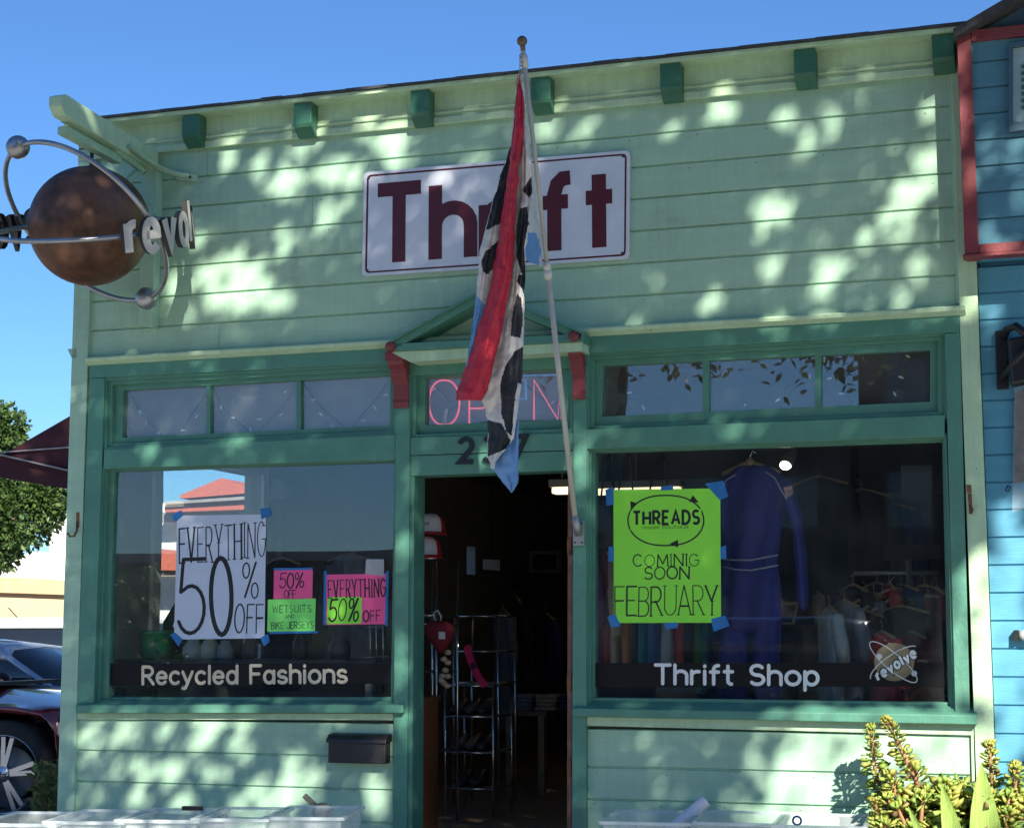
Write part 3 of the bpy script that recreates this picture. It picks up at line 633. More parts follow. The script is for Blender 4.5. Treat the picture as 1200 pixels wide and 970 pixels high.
def band(quad, s, tq, label, vin=None):
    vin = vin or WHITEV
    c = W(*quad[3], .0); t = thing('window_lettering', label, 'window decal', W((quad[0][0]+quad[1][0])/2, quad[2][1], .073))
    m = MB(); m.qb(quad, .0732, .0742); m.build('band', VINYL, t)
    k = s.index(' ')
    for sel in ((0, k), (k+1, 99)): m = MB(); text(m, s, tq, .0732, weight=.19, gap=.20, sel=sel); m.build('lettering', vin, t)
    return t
band([(125.5, 777.5), (458, 776.5), (458, 800.8), (125, 803)], 'Recycled Fashions', [(167.3, 780.5), (406, 779), (406, 799), (167.3, 801)], 'black window band reading Recycled Fashions along the bottom of the left window', mat('gold_reflection_vinyl', (.72, .60, .42), .5, var=.15, scale=3))  # gold reflection is put into the colour of this lettering
band([(696, 776.5), (1109, 776), (1110, 804), (696, 805)], 'Thrift Shop', [(768, 778.5), (958.5, 780), (958.5, 802), (768, 800.5)], 'black window band reading Thrift Shop along the bottom of the right window')
# planet decal: flat vinyl
t = thing('planet_decal', 'round gold planet window decal with silver rings and slanted revolve lettering', 'window decal', W(1048, 799, .072))
Yd = .0725
def zq(x, y): return W(1000+x/9.7, 730+y/9.7, Yd)
def ell(cx, cy, rx, ry, rot, a0, a1, n=28): 
    c, s = math.cos(R(rot)), math.sin(R(rot)); out = []
    for i in range(n+1):
        a = R(a0+(a1-a0)*i/n); x, y = rx*math.cos(a), ry*math.sin(a); p = zq(cx+x*c-y*s, cy+x*s+y*c); out.append((p.x, p.z))
    return out
def rib(m, P, w, dy):
    vs, fs = ribbon(P, w); m.add([(v.x, Yd-dy, v.y) for v in vs], fs)
m = MB(); P = ell(465, 440, 228, 217, 0, 0, 360, 40)[:-1]; m.add([(x, Yd-.0003, z) for x, z in P], [tuple(range(40))]); m.build('disc', mat('gold_vinyl', (.20, .15, .08), .5, var=.4, scale=9, alt=(.34, .27, .15)), t)
m = MB(); rib(m, ell(455, 440, 345, 92, 40, -10, 360-14, 40), .006, .0008); rib(m, ell(465, 455, 320, 100, -34, 185, 345, 40), .006, .0012)
for cx, cy in ((295, 378), (692, 570)):
    P = ell(cx, cy, 34, 32, 0, 0, 360, 16)[:-1]; m.add([(x, Yd-.0016, z) for x, z in P], [tuple(range(16))])
m.build('rings', mat('silver_vinyl', (.55, .55, .55), .4, var=.1), t)
a, b, c_ = zq(285, 648), zq(722, 372), zq(250, 575)
m = MB(); text(m, 'revolve', None, weight=.5, gap=.34, rnd=False, pts=(a+Vector((0, -.0020, 0)), b-a, (c_-a)*1.35, Vector((0, -1, 0)))); m.build('lettering_outline', BLACK, t)
m = MB(); text(m, 'revolve', None, weight=.29, gap=.36, rnd=False, pts=(a+(b-a)*.01+Vector((0, -.0035, 0)), (b-a)*.98, (c_-a)*1.3, Vector((0, -1, 0)))); m.build('lettering', WHITEV, t)

# neon OPEN sign hanging inside the door transom
NP = mat('pink_neon', (.8, .1, .2), .4, emit=(1.0, .11, .19, .40)); NB = mat('blue_glass_tube', (.05, .16, .35), .3, emit=(.08, .2, .5, .25))
Yn = .14
t = thing('neon_sign', 'pink glowing neon OPEN sign behind the glass over the door', 'neon sign', W(580, 497, Yn))
def zz(x, y): return W(420+x/3.232, 320+y/3.232, Yn)
letters = [('O', [(267+58+58*math.cos(R(a))*(abs(math.cos(R(a)))**-.2 if abs(math.cos(R(a))) > .05 else 1), 490-85*math.sin(R(a))) for a in range(90, 451, 15)]),
 ('P', [(420, 575), (420, 415), (470, 412), (505, 440), (505, 490), (470, 512), (422, 512)]),
 ('E', [(620, 405), (560, 408), (560, 575), (625, 572)]), ('N', [(665, 555), (665, 405), (755, 553), (768, 400), (770, 552)])]
for nm, P in letters:
    m = MB(); m.tube([zz(*p) for p in P], .006, 6); m.build('neon_letter', NP, t)
m = MB(); m.tube([zz(260, 400), zz(300, 392), zz(560, 388), zz(770, 385)], .006, 6); m.tube([zz(590, 420), zz(600, 470), zz(635, 480), zz(632, 400)], .008, 6); m.build('border_tube', NB, t)
m = MB(); m.tube([zz(325, 570), zz(333, 520), zz(336, 512)], [.012, .010, .004], 6); m.build('electrode', mat('white_porcelain', (.7, .7, .7), .4), t)

# string lights behind the transoms
CORD = mat('dark_cord', (.02, .022, .026), .6); BULB = mat('clear_bulb', (.75, .78, .8), .15, var=.05)
def lights(label, runs, bulbs, Yl=.105):
    p0 = W(*runs[0][0], Yl); t = thing('string_lights', label, 'string lights', p0)
    for r_ in runs:
        m = MB(); pts = []
        for i in range(len(r_)-1):
            for k in range(4): pts.append(W(r_[i][0]+(r_[i+1][0]-r_[i][0])*k/4+jit(.5), r_[i][1]+(r_[i+1][1]-r_[i][1])*k/4+jit(.8), Yl))
        pts.append(W(*r_[-1], Yl)); m.tube(pts, .0042, 5); m.build('cord', CORD, t)
    for b in bulbs:
        m = MB(); p = W(*b, Yl-.008); a = Vector((jit(1), jit(.3), -.5+jit(.8))).normalized(); m.tube([p-a*.005, p+a*.012, p+a*.022, p+a*.028], [.005, .007, .006, .001], 6); m.build('bulb', BULB, t)
zt_ = lambda L: [(120+x/3.333, 430+y/3.333) for x, y in L]
lights('dark string of clear fairy lights zigzagging behind the left transom panes', [zt_([(100, 88), (104, 160), (104, 235), (120, 272)]), zt_([(105, 92), (140, 165), (180, 215), (235, 268)]), zt_([(285, 265), (345, 195), (405, 105)]), zt_([(430, 75), (465, 145), (510, 200), (575, 250)]), zt_([(610, 248), (680, 180), (730, 120), (748, 90)]), zt_([(782, 52), (825, 120), (870, 175), (945, 232)]), zt_([(975, 232), (1040, 160), (1090, 100), (1122, 48)])],
    zt_([(143, 170), (172, 215), (215, 262), (372, 190), (322, 248), (465, 150), (505, 195), (620, 203), (578, 240), (720, 93), (705, 183), (848, 180), (828, 128), (896, 228), (1015, 210), (1062, 155), (1102, 110)]))
zr = lambda L: [(680+x/2.308, 350+y/2.308) for x, y in L]
lights('dark string of fairy lights sloping behind the right transom panes', [zr([(62, 205), (110, 250), (170, 310)]), zr([(352, 190), (400, 240), (450, 285)]), zr([(545, 275), (590, 220), (630, 175)]), zr([(655, 160), (690, 230), (740, 285)]), zr([(880, 150), (862, 180)])],
    zr([(128, 255), (168, 290), (445, 288), (538, 272), (622, 205), (660, 160), (678, 215), (700, 257), (740, 285), (882, 153), (872, 214), (848, 253)]))
lights('dark wire of unlit fairy lights crossing behind the neon tubes', [[(502, 446), (530, 472), (558, 490)], [(520, 490), (545, 465), (556, 448)], [(612, 448), (640, 470), (652, 488)]], [(510, 455), (650, 470)], .17)

# mail box, hook, hasp
t = thing('mailbox', 'dark bronze wall mailbox on the clapboards under the left window', 'mailbox', W(418, 895, 0))
DB = mat('dark_bronze', (.022, .020, .020), .45, var=.2)
a, b = W(384, 868, -.09), W(451, 895, -.09); zl = W(418, 861.5, -.05).z
m = MB(); m.box(a.x, b.x, -.085, -.001, b.z, a.z); m.build('box', DB, t, .006)
m = MB(); pr = [(-.001, a.z+.001), (-.001, zl+.012), (-.06, zl+.006), (-.095, a.z+.012), (-.1, a.z-.006), (-.0955, a.z-.008), (-.0955, a.z+.001)]
n = len(pr); vs = [(a.x-.008, y, z) for y, z in pr]+[(b.x+.008, y, z) for y, z in pr]
m.add(vs, [tuple(range(n)), tuple(range(2*n-1, n-1, -1))]+[(i, i+n, (i+1) % n+n, (i+1) % n) for i in range(n)]); m.build('lid', DB, t, .003)
t = thing('wall_hook', 'small rusty iron hook on the left corner board', 'hook', W(91, 628, 0))
m = MB(); m.qb([(89.3, 600), (92.6, 600), (92.2, 618), (88.8, 618)], -.036, -.0305); m.build('plate', RUST, t)
m = MB(); m.tube([W(90.5, 612, -.036), W(90, 622, -.05), W(87, 628, -.075), W(82, 628.5, -.09), W(79, 624, -.095)], .007, 6); m.build('hook_arm', RUST, t)
t = thing('rusty_hasp', 'rusty broken hasp on the pale right corner board', 'hasp', W(1135, 600, 0))
m = MB(); m.qb([(1132.5, 568), (1138, 568), (1138.5, 577), (1133, 577)], -.036, -.0305); m.qb([(1134, 578), (1138.5, 578), (1139.5, 602), (1136, 602)], -.04, -.0305); m.build('plate', RUST, t, .002)
m = MB(); m.tube([W(1137, 592, -.045), W(1140, 597, -.06), W(1138, 601, -.05)], .006, 6); m.build('staple', RUST, t)

# ------------------------------------------------------------------ flag pole + flag
PX = W(678, 625, -.04)
t = thing('flag_pole', 'slim pale telescoping flag pole leaning out from the right door post', 'flag pole', PX)
POLE = mat('pale_grey_pole', (.52, .50, .44), .4, var=.08)
base = W(677.5, 628, -.05); k1 = W(674, 606, -.10)
def depth_at(px, py): 
    lo, hi = 0, 2
    for _ in range(40):
        mid = (lo+hi)/2
        if W(px, py, -mid).x < base.x: lo = mid
        else: hi = mid
    return -lo
TIPY = depth_at(612.5, 55); tip = W(612.5, 55, TIPY); print('tip', tip, base)
def pol(py):
    s = (py-606)/(55-606); q = k1.lerp(tip, 0)
    lo, hi = 0, 1
    for _ in range(40):
        mid = (lo+hi)/2; p = k1.lerp(tip, mid)
        if proj(p)[1] > py: lo = mid
        else: hi = mid
    return k1.lerp(tip, lo)
def proj(p):
    v = Vector(p)-CAM; z = v.dot(FW); return 600+FPX*v.dot(RT)/z, 485-FPX*v.dot(UP)/z
j1 = pol(318)
m = MB(); m.tube([k1, j1], .0165, 12); m.build('lower_tube', POLE, t)
m = MB(); m.tube([j1, tip], .013, 12); m.build('upper_tube', POLE, t)
for p, rr, hh in ((pol(312), .021, .05), (pol(322), .023, .05), (pol(72), .021, .07)):
    d = (tip-k1).normalized(); m = MB(); m.tube([p-d*hh/2, p+d*hh/2], rr, 12); m.build('collar', mat('white_plastic', (.62, .6, .56), .4), t)
m = MB(); m.ball(tip+(tip-k1).normalized()*.03, .029, 16); m.tube([tip-(tip-k1).normalized()*.02, tip+(tip-k1).normalized()*.012], .014, 10); m.build('finial', mat('brown_knob', (.16, .10, .06), .4, var=.3), t)
m = MB(); m.qb([(671.5, 610), (684.5, 610), (684.5, 639), (671.5, 639)], -.046, -.0345)
mb_ = m.build('bracket', STEEL, t, .003)
m = MB(); d = (tip-k1).normalized(); m.tube([W(678, 627, -.06), k1+d*.01], .0225, 12); m.build('socket', STEEL, mb_)
for q in ((674, 613), (682, 613), (674, 635.5), (682, 635.5)): m = MB(); m.ball(W(*q, -.046), .006, 8); m.build('screw', BLACK, mb_)

# the flag: pleated cloth, rows follow the survey of its folds
def ip(tab, y):
    if y <= tab[0][1]: return tab[0][0]
    for (xa, ya), (xb, yb) in zip(tab[:-1], tab[1:]):
        if y <= yb: return xa+(xb-xa)*(y-ya)/(yb-ya)
    return tab[-1][0]
L0 = [(607, 86), (603, 130), (597, 176), (585, 210), (571, 259), (563, 291), (560, 327), (557, 355), (551.5, 397), (546, 430)]
L1 = [(607.5, 86), (602, 138), (598, 184), (592, 222), (585, 277), (578, 314), (573, 340), (554, 408), (535, 459)]
L2 = [(609, 86), (614, 118), (615, 155), (608, 193), (604, 245), (602, 300), (597, 340), (586, 398), (571, 456), (564, 469)]
L3 = [(609.5, 86), (615, 120), (616, 155), (622, 190), (624, 233), (620, 262), (616, 291), (615, 334), (614, 380), (612, 442), (607, 480), (602, 514), (598, 520), (581, 540), (579, 549)]
L2b = [(564, 469), (569, 476), (573, 493), (572, 530), (577, 548)]
FD = tip.y
RED, BLK, WHT, BLU = range(4)
bl1 = [[(597, 176), (600, 168), (604, 190), (586, 262), (569, 270), (585, 212)], [(569, 295), (586, 280), (580, 310), (572, 322), (566, 318), (564, 305)]]
bl3 = [[(617, 215), (624, 205), (624, 226), (620, 232), (614, 225)], [(610, 245), (618, 242), (619, 262), (614, 290), (617, 334), (611, 320), (605, 300), (606, 262)],
       [(606, 344), (611, 350), (613, 372), (610, 396), (599, 394), (600, 375)], [(613.5, 322), (616, 322), (615.5, 345), (606, 330), (608, 322)],
       [(603, 412), (614, 405), (613, 450), (606, 449), (602, 480), (600, 510), (593, 506), (588, 483), (586, 449), (592, 430)], [(572, 492), (588, 496), (598, 516), (597, 524), (572, 535)]]
def inp(P, x, y):
    c = False; j = len(P)-1
    for i in range(len(P)):
        if (P[i][1] > y) != (P[j][1] > y) and x < (P[j][0]-P[i][0])*(y-P[i][1])/(P[j][1]-P[i][1])+P[i][0]: c = not c
        j = i
    return c
m = MB()
def strip(fa, fb, y0, y1, da, db, bulge, colf, nx, dyp=1.0, wav=.004, slant=0):
    ny = int((y1-y0)/dyp); vs = []; px = []
    for i in range(ny+1):
        y = y0+(y1-y0)*i/ny; a, b = fa(y), fb(y)
        for j in range(nx+1):
            u = j/nx; x = a+(b-a)*u; yy = y+slant*u
            d = FD+da(y)+(db(y)-da(y))*u-bulge*math.sin(math.pi*u)*min(1, (y-y0)/120+.15)+wav*1.3*math.sin(u*13+y*.045)+wav*.9*math.sin(u*23-y*.021+1)+wav*.8*math.sin(u*7-y*.07)
            vs.append(W(x, yy, d)); px.append((x, yy))
    fs = []; base = len(m.v); m.v += [tuple(v) for v in vs]
    for i in range(ny):
        for j in range(nx):
            k = i*(nx+1)+j; q = (k, k+1, k+nx+2, k+nx+1)
            cx = sum(px[a][0] for a in q)/4; cy = sum(px[a][1] for a in q)/4
            m.f.append(tuple(base+a for a in q)); m.m.append(colf(cx, cy)); m.s.append(True)
z_ = lambda v: (lambda y: v)
ramp = lambda a, b, y0, y1: (lambda y: a+(b-a)*max(0, min(1, (y-y0)/(y1-y0))))
strip(lambda y: ip(L0, y), lambda y: ip(L1, y)+1.5, 86, 430, ramp(.0, .05, 86, 200), ramp(0, .09, 86, 200), .035, lambda x, y: BLU if y > 338+(x-552)*1.2 else (BLK if any(inp(P, x, y) for P in bl1) else WHT), 24)
strip(lambda y: ip(L1, y), lambda y: ip(L2, y), 86, 469, ramp(0, .03, 86, 220), ramp(0, .02, 86, 220), .075, lambda x, y: RED, 16, wav=.005)
strip(lambda y: (ip(L2, y) if y < 469 else ip(L2b, y))-1.0, lambda y: ip(L3, y), 86, 549, ramp(0, .09, 86, 220), ramp(0, .05, 86, 220), .03, lambda x, y: BLK if any(inp(P, x, y) for P in bl3) else WHT, 40)
# blue lining behind, with its low hanging tip
B0 = [(600, 445), (590, 470), (575, 510), (577, 550), (599, 576)]; B1 = [(609, 445), (608, 483), (607, 565), (600, 577)]
strip(lambda y: ip(B0, y), lambda y: ip(B1, y), 430, 577, z_(.12), z_(.08), .02, lambda x, y: BLU, 12)
# hoist panel running back along the pole
def hb(y): return proj(pol(y))[0]-3.5
H0 = [(611, 86), (616, 160), (620, 200), (617, 245), (615, 300), (614, 325)]
strip(lambda y: ip(H0, y), hb, 82, 305, ramp(.0, .10, 86, 250), lambda y: pol(y).y-FD, .0, lambda x, y: BLU if (y > 273 and x < 636-(y-273)*.1) and x < 628+(y-273)*.25 else WHT, 12, slant=8)
flag = m.build('hanging_flag', [mat('red_nylon', (.50, .012, .035), .55, var=.15, scale=14, stretch=(8, 8, 1)), mat('black_nylon', (.012, .013, .018), .6), mat('white_nylon', (.60, .58, .55), .6, var=.1), mat('light_blue_nylon', (.14, .30, .58), .6, var=.12)], None, loc=W(608, 86, FD))
tag(flag, 'limp red, black, white and blue flag hanging from the slim pole', 'flag')
tx = bpy.data.textures.new('creases', 'CLOUDS'); tx.noise_scale = .07; tx.noise_depth = 2
md = flag.modifiers.new('creases', 'DISPLACE'); md.texture = tx; md.strength = .022; md.texture_coords = 'LOCAL'
md = flag.modifiers.new('solid', 'SOLIDIFY'); md.thickness = .0015
m = MB()
for k in range(5):
    p = W(610.5, 66+k*4.5, FD); m.tube([p+Vector((.008*math.cos(a), (k % 2)*.004+.006*math.cos(a)*(k % 2), .014*math.sin(a))) for a in [2*math.pi*i/8 for i in range(9)]], .0025, 5)
t2 = tag(m.build('chain', STEEL, None, loc=W(610, 66, FD)), 'short steel clip chain linking the flag to the pole top', 'chain')

# ------------------------------------------------------------------ hanging planet sign and its bracket
t = thing('sign_bracket', 'pale green wooden bracket beam projecting from the upper left corner', 'bracket', W(175, 380, 0))
m = MB(); m.qb([(166, 196), (184, 200), (178, 384), (162, 380)], -.085, -.001); m.build('wall_post', PAINT, t, .004)
xb = W(175, 300, -.04).x
def dx(px, py, X): return WX(px, py, X)
tipb = dx(70, 124, xb); rt_ = W(176, 197, -.06); print('beam', tipb, rt_)
bt = Vector((xb, tipb.y, tipb.z)); ba = Vector((xb, -.03, rt_.z+.04)); d = (bt-ba).normalized()
m = MB()
for w0, ww, hh in ((0, .085, .13),):
    pr = [(-.0, -.065), (1, -.065), (1.05, -.02), (1.05, .04), (1, .065), (0, .065)]
    vs = []
    for sx in (-.043, .043):
        for a, b in pr: p = ba.lerp(bt, a) if a <= 1 else bt+d*(a-1); vs.append((xb+sx, p.y, p.z+b))
    n = len(pr); m.add(vs, [tuple(range(n)), tuple(range(2*n-1, n-1, -1))]+[(i, i+n, (i+1) % n+n, (i+1) % n) for i in range(n)])
m.build('beam', CREAM, t, .004)
m = MB(); a = ba.lerp(bt, .35); b = ba.lerp(bt, .93); m.beam(a+Vector((-.03, 0, -.10)), b+Vector((-.03, 0, -.12)), .06, .05); m.build('under_beam', PAINT, t, .003)
m = MB(); pts = [ba.lerp(bt, .36)+Vector((.05, 0, -.02)), ba.lerp(bt, .22)+Vector((.09, 0, -.06)), W(185, 196, -.10), W(205, 204, -.05), W(222, 207, -.025)]; m.tube(pts, .030, 8, flat=.45); m.build('stay', PAINT, t)
m = MB(); c = W(221, 207.5, -.02); m.qb([(206, 201), (230, 204), (229, 213), (206, 210)], -.03, -.0005); 
pl = m.build('stay_plate', PAINT, t, .004)
for q in ((214, 207), (223, 208)): m = MB(); m.ball(W(*q, -.03), .009, 8); m.build('bolt', BLACK, pl)
m = MB(); pts = [ba.lerp(bt, .42)+Vector((0, 0, -.06))]+[Vector((xb, -.085-.32*math.cos(R(a)), ba.z-.42+.34*math.sin(R(a)))) for a in (80, 60, 40, 20, 0)]; m.tube(pts, .024, 8); m.build('brace', PAINT, t)

CP = W(105, 265, -.62); RS = 70.0*(W(105, 265, -.62)-CAM).dot(FW)/FPX
t = thing('planet_sign', 'rusty copper planet ball sign with metal orbit rings hanging at the left corner', 'hanging sign', CP)
COPPER = mat('rusty_copper', (.085, .030, .02), .5, metal=.25, var=.75, scale=4.0, alt=(.23, .105, .055), bump=.25, bscale=25, dirt=.3)
m = MB(); m.ball(CP, RS, 64); m.build('globe', COPPER, t)
TUB = mat('brushed_tube', (.36, .36, .37), .35, metal=.8, var=.2)
# frame of the view at the sign, fixed in the world
vx = Vector((.8446, .5355, 0)); vz = Vector((.1236, -.195, .973)); vy = Vector((-.521, .8217, .2309))

sc = RS/70.5
e1 = vx*.735-vz*.678; mn = .52; e2 = (vx*.678+vz*.735)*mn-vy*math.sqrt(1-mn*mn); cr = CP+(vx*(-5)+vz*2.5)*sc
def circ(c, a, b, r_, a0, a1, n=48): return [c+(a*math.cos(R(a0+(a1-a0)*i/n))+b*math.sin(R(a0+(a1-a0)*i/n)))*r_ for i in range(n+1)]
m = MB(); m.tube(circ(cr, e1, e2, 115*sc, 0, 360, 72), .016, 8, cap=False); r1 = m.build('orbit_ring', TUB, t)
for px, py in ((22.5, 176.5), (172, 351)):
    best = min(circ(cr, e1, e2, 115*sc, 0, 360, 180), key=lambda p: (Vector(proj(p))-Vector((px, py))).length)
    m = MB(); m.ball(best, .072, 20); m.build('moon', TUB, r1)
f1 = vx*.99+vz*.12; f1.normalize(); f2 = (vz*(-.10)-vy).normalized(); rr = 109*sc; c2 = CP+(-vz*4)*sc
m = MB(); m.tube(circ(c2, f1, f2, rr, 0, 360, 72), .017, 8, cap=False); r2 = m.build('orbit_ring', TUB, t)
LW = mat('pale_letter_metal', (.50, .49, .46), .45, var=.12); LE = mat('dark_letter_edge', (.03, .028, .028), .6)
upv = (vz+vx*-.12).normalized()
def ringword(a0, a1):
    s = 'revolve'; wid = [G[c][0]+.30 for c in s]; tot = sum(wid); ac = 0
    for ch, w in zip(s, wid):
        am = R(a0+(a1-a0)*(ac+w/2)/tot); ac += w
        p = c2+(f1*math.cos(am)+f2*math.sin(am))*(rr+.03); tan = (-f1*math.sin(am)+f2*math.cos(am))*(1 if a1 > a0 else -1)
        nrm = (f1*math.cos(am)+f2*math.sin(am)); lw_ = abs(R(a1-a0))*(rr+.03)*(G[ch][0])/tot; H = .25
        zz_ = upv; o = p-tan*lw_/2-zz_*H*.36
        mm = MB(); text(mm, ch, None, weight=.21, depth=.035, rnd=False, pts=(o, tan*lw_, zz_*H, nrm), side=1, step=.0004)
        mm.build('letter', [LW, LE], r2)
ringword(72, -12)
ringword(252, 168)
m = MB(); tp = CP+Vector((0, 0, RS)); m.tube([tp-Vector((0, 0, .02)), Vector((tp.x, tp.y, ba.lerp(bt, .5).z-.05))], .012, 8); m.ball(tp, .03, 10, sc=(1, 1, .6)); m.build('hanger_rod', BLACK, t)

# ================================================================== NEIGHBOURING BLUE HOUSE
BLUE = mat('sky_blue_paint', (.085, .30, .43), .6, var=.07, scale=3, bump=.25, bscale=40, stretch=(.5, 6, 6), dirt=.15)
NAVY = mat('slate_blue_paint', (.05, .11, .15), .55, var=.15, dirt=.15)
nb = thing('blue_house', 'sky blue clapboard house with maroon trimmed bay and dark gable roof at the right edge', 'house', (8.5, 0, 0))
def lap(zs, xa, xb, Yf, name, mm, th=.05):
    m = MB(); g = .009
    for a, b in zip(zs[:-1], zs[1:]):
        pr = [(Yf, a+g), (Yf, b-.003), (Yf+.008, b), (Yf+th, b), (Yf+th, a), (Yf+.012, a), (Yf+.012, a+g*.6)]; n = len(pr)
        vs = [(xa, y, z) for y, z in pr]+[(xb, y, z) for y, z in pr]
        m.add(vs, [tuple(range(n-1, -1, -1)), tuple(range(n, 2*n))]+[(i, (i+1) % n, (i+1) % n+n, i+n) for i in range(n)])
    return m.build(name, mm, nb)
BY = -.22; X2 = 12.0
bz = W(1160, 297, BY).z; tz = W(1160, 42, BY).z
zl0 = W(1160, 344, .03).z; pl_ = (W(1160, 344, .03).z-W(1160, 470, .03).z)/4
zz = [zl0+pl_*k for k in range(4, -40, -1)]; zz = [z for z in zz if .05 < z < bz+.1]+[.0]
lap(zz[::-1], x1+.004, X2, .03, 'siding', BLUE)
pb = (W(1160, 195, BY).z-W(1160, 257, BY).z)/2; z0b = W(1160, 195, BY).z
zz = [z0b+pb*k for k in range(12, -6, -1)]; zz = [z for z in zz if bz+.03 < z < tz+.06]
xm0 = W(1121, 60, BY-.02).x+.004; xm1 = W(1143.5, 200, BY-.02).x
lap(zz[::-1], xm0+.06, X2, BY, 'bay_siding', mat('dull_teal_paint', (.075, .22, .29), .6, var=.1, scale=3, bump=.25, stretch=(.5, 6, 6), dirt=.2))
m = MB(); m.box(xm0+.005, X2, BY+.06, .5, bz+.01, tz+.02); m.build('bay_wall', BLUE, nb)
m = MB(); m.box(x1+.01, X2, .085, 9, 0, tz-.05); m.build('wall', BLUE, nb)
m = MB(); m.box(xm0, xm1, BY-.025, -.04, bz, tz+.02)
m.build('bay_corner_board', MAROON, nb, .004)
m = MB(); m.box(xm1+.002, X2, BY-.025, BY+.02, bz-.002, bz+.05); m.box(xm0-.01, X2, BY-.04, BY+.05, bz-.022, bz-.004); m.box(xm1+.002, X2, BY-.028, BY+.02, tz-.03, tz+.035); m.build('bay_trim', MAROON, nb, .004)
m = MB(); a = W(1117, 34, BY-.10); sl_ = .50; L = X2-a.x
m.hexa([(a.x, a.y, a.z+.0), (X2, a.y, a.z+L*sl_), (X2, a.y, a.z+L*sl_-.055), (a.x, a.y, a.z-.05)], [(a.x, 9, a.z), (X2, 9, a.z+L*sl_), (X2, 9, a.z+L*sl_-.055), (a.x, 9, a.z-.05)])
m.build('roof', mat('dark_shingle', (.045, .042, .042), .9, var=.4, scale=20, bump=.5), nb)
m = MB(); m.prism([(xm0+.02, tz+.02), (X2, tz+.02), (X2, tz+2.6), (xm0+.05, tz+.08)], BY+.05, BY+.2); m.build('gable', NAVY, nb)
q = [(1182, 50), (1222, 46), (1222, 150), (1182, 155)]
t = thing('framed_board', 'dark framed pale louvred board on the upper bay of the blue house', 'sign board', W(1200, 155, BY-.02))
m = MB(); ring(m, q, [(1187, 55), (1218, 51), (1218, 139), (1187, 144)], BY-.045, BY-.001); m.build('frame', NAVY, t, .003)
m = MB(); m.qb([(1186, 54), (1219, 50), (1219, 140), (1186, 145)], BY-.015, BY-.002); m.build('board', mat('pale_blue_board', (.34, .48, .50), .6, var=.1), t)
m = MB()
for k in range(7): m.qb([(1197, 76+k*8), (1216, 75+k*8), (1216, 78.5+k*8), (1197, 79.5+k*8)], BY-.03, BY-.0155)
m.build('louvre', NAVY, t)
t = thing('wall_bracket', 'heavy black iron bracket plate on the blue wall', 'bracket', W(1175, 455, .03))
m = MB(); m.qb([(1166, 388), (1180, 386), (1182, 455), (1168, 456)], -.01, .029); m.build('plate', BLACK, t, .003)
m = MB(); m.qb([(1180, 396), (1215, 390), (1215, 446), (1184, 452)], -.12, -.011); m.build('housing', BLACK, t, .02)
m = MB(); m.tube([W(1176, 396, -.01), W(1180, 386, -.06), W(1190, 382, -.1), W(1204, 392, -.14)], .022, 8); m.tube([W(1172, 445, -.01), W(1186, 428, -.1), W(1206, 405, -.16)], .02, 8); m.build('arm', BLACK, t)
t = thing('hanging_sleeve', 'brown printed sheet in a clear plastic sleeve hanging on the blue wall', 'poster', W(1203, 600, -.02))
m = MB(); m.qb([(1189, 448), (1225, 440), (1228, 588), (1186, 600)], -.022, -.016); m.build('sleeve', plasticmat('clear_sleeve', .07), t)
m = MB(); m.qb([(1190, 460), (1222, 452), (1224, 560), (1188, 566)], -.012, -.008); m.build('sheet', mat('brown_print', (.05, .035, .03), .6, var=.6, scale=12, alt=(.16, .11, .09)), t)
m = MB(); m.tube([W(1179, 573, .02), W(1181, 569, -.01), W(1184, 571, -.01), W(1181, 576, -.01), W(1178, 574, -.01)], .004, 6); m.build('hook', BLACK, t)
t = thing('wall_shell', 'small white shell dish fixed low on the blue wall', 'shell', W(1198, 750, .02))
m = MB(); c = W(1204, 744, -.02); m.ball(c, .045, 14, sc=(1, .5, .75)); m.build('dish', mat('shell_white', (.42, .41, .38), .4), t)
m = MB(); m.qb([(1188, 738), (1194, 738), (1194, 751), (1188, 751)], -.02, .029); m.build('mount', BLACK, t)

# ================================================================== FOLIAGE
def leafmat(name, c1, c2, tr=.25):
    m = mat(name, c1, .5, var=.2, scale=2.5, alt=c2); b = m.node_tree.nodes['Principled BSDF']
    b.inputs['Subsurface Weight'].default_value = 0
    t = m.node_tree; o = t.nodes['Material Output']; tl = t.nodes.new('ShaderNodeBsdfTranslucent'); tl.inputs[0].default_value = (c2[0]*1.3, c2[1]*1.4, c2[2]*.8, 1)
    mx = t.nodes.new('ShaderNodeMixShader'); mx.inputs[0].default_value = tr
    t.links.new(b.outputs[0], mx.inputs[1]); t.links.new(tl.outputs[0], mx.inputs[2]); t.links.new(mx.outputs[0], o.inputs[0]); return m
def leaf(m, p, ln, wd_, d, n, mi=0):
    d = d.normalized(); s = d.cross(n)
    if s.length < 1e-3: s = d.orthogonal()
    s.normalize(); n2 = s.cross(d)
    m.add([p, p+d*ln*.45+s*wd_/2+n2*wd_*.12, p+d*ln, p+d*ln*.45-s*wd_/2+n2*wd_*.12], [(0, 1, 2, 3)], mi)
def rv(): 
    while 1:
        v = Vector((jit(1), jit(1), jit(1)))
        if .05 < v.length < 1: return v.normalized()
BARK = mat('grey_bark', (.12, .09, .07), .9, var=.4, scale=8, bump=.8, bscale=18)
LF = leafmat('street_tree_leaf', (.045, .075, .02), (.07, .11, .03))
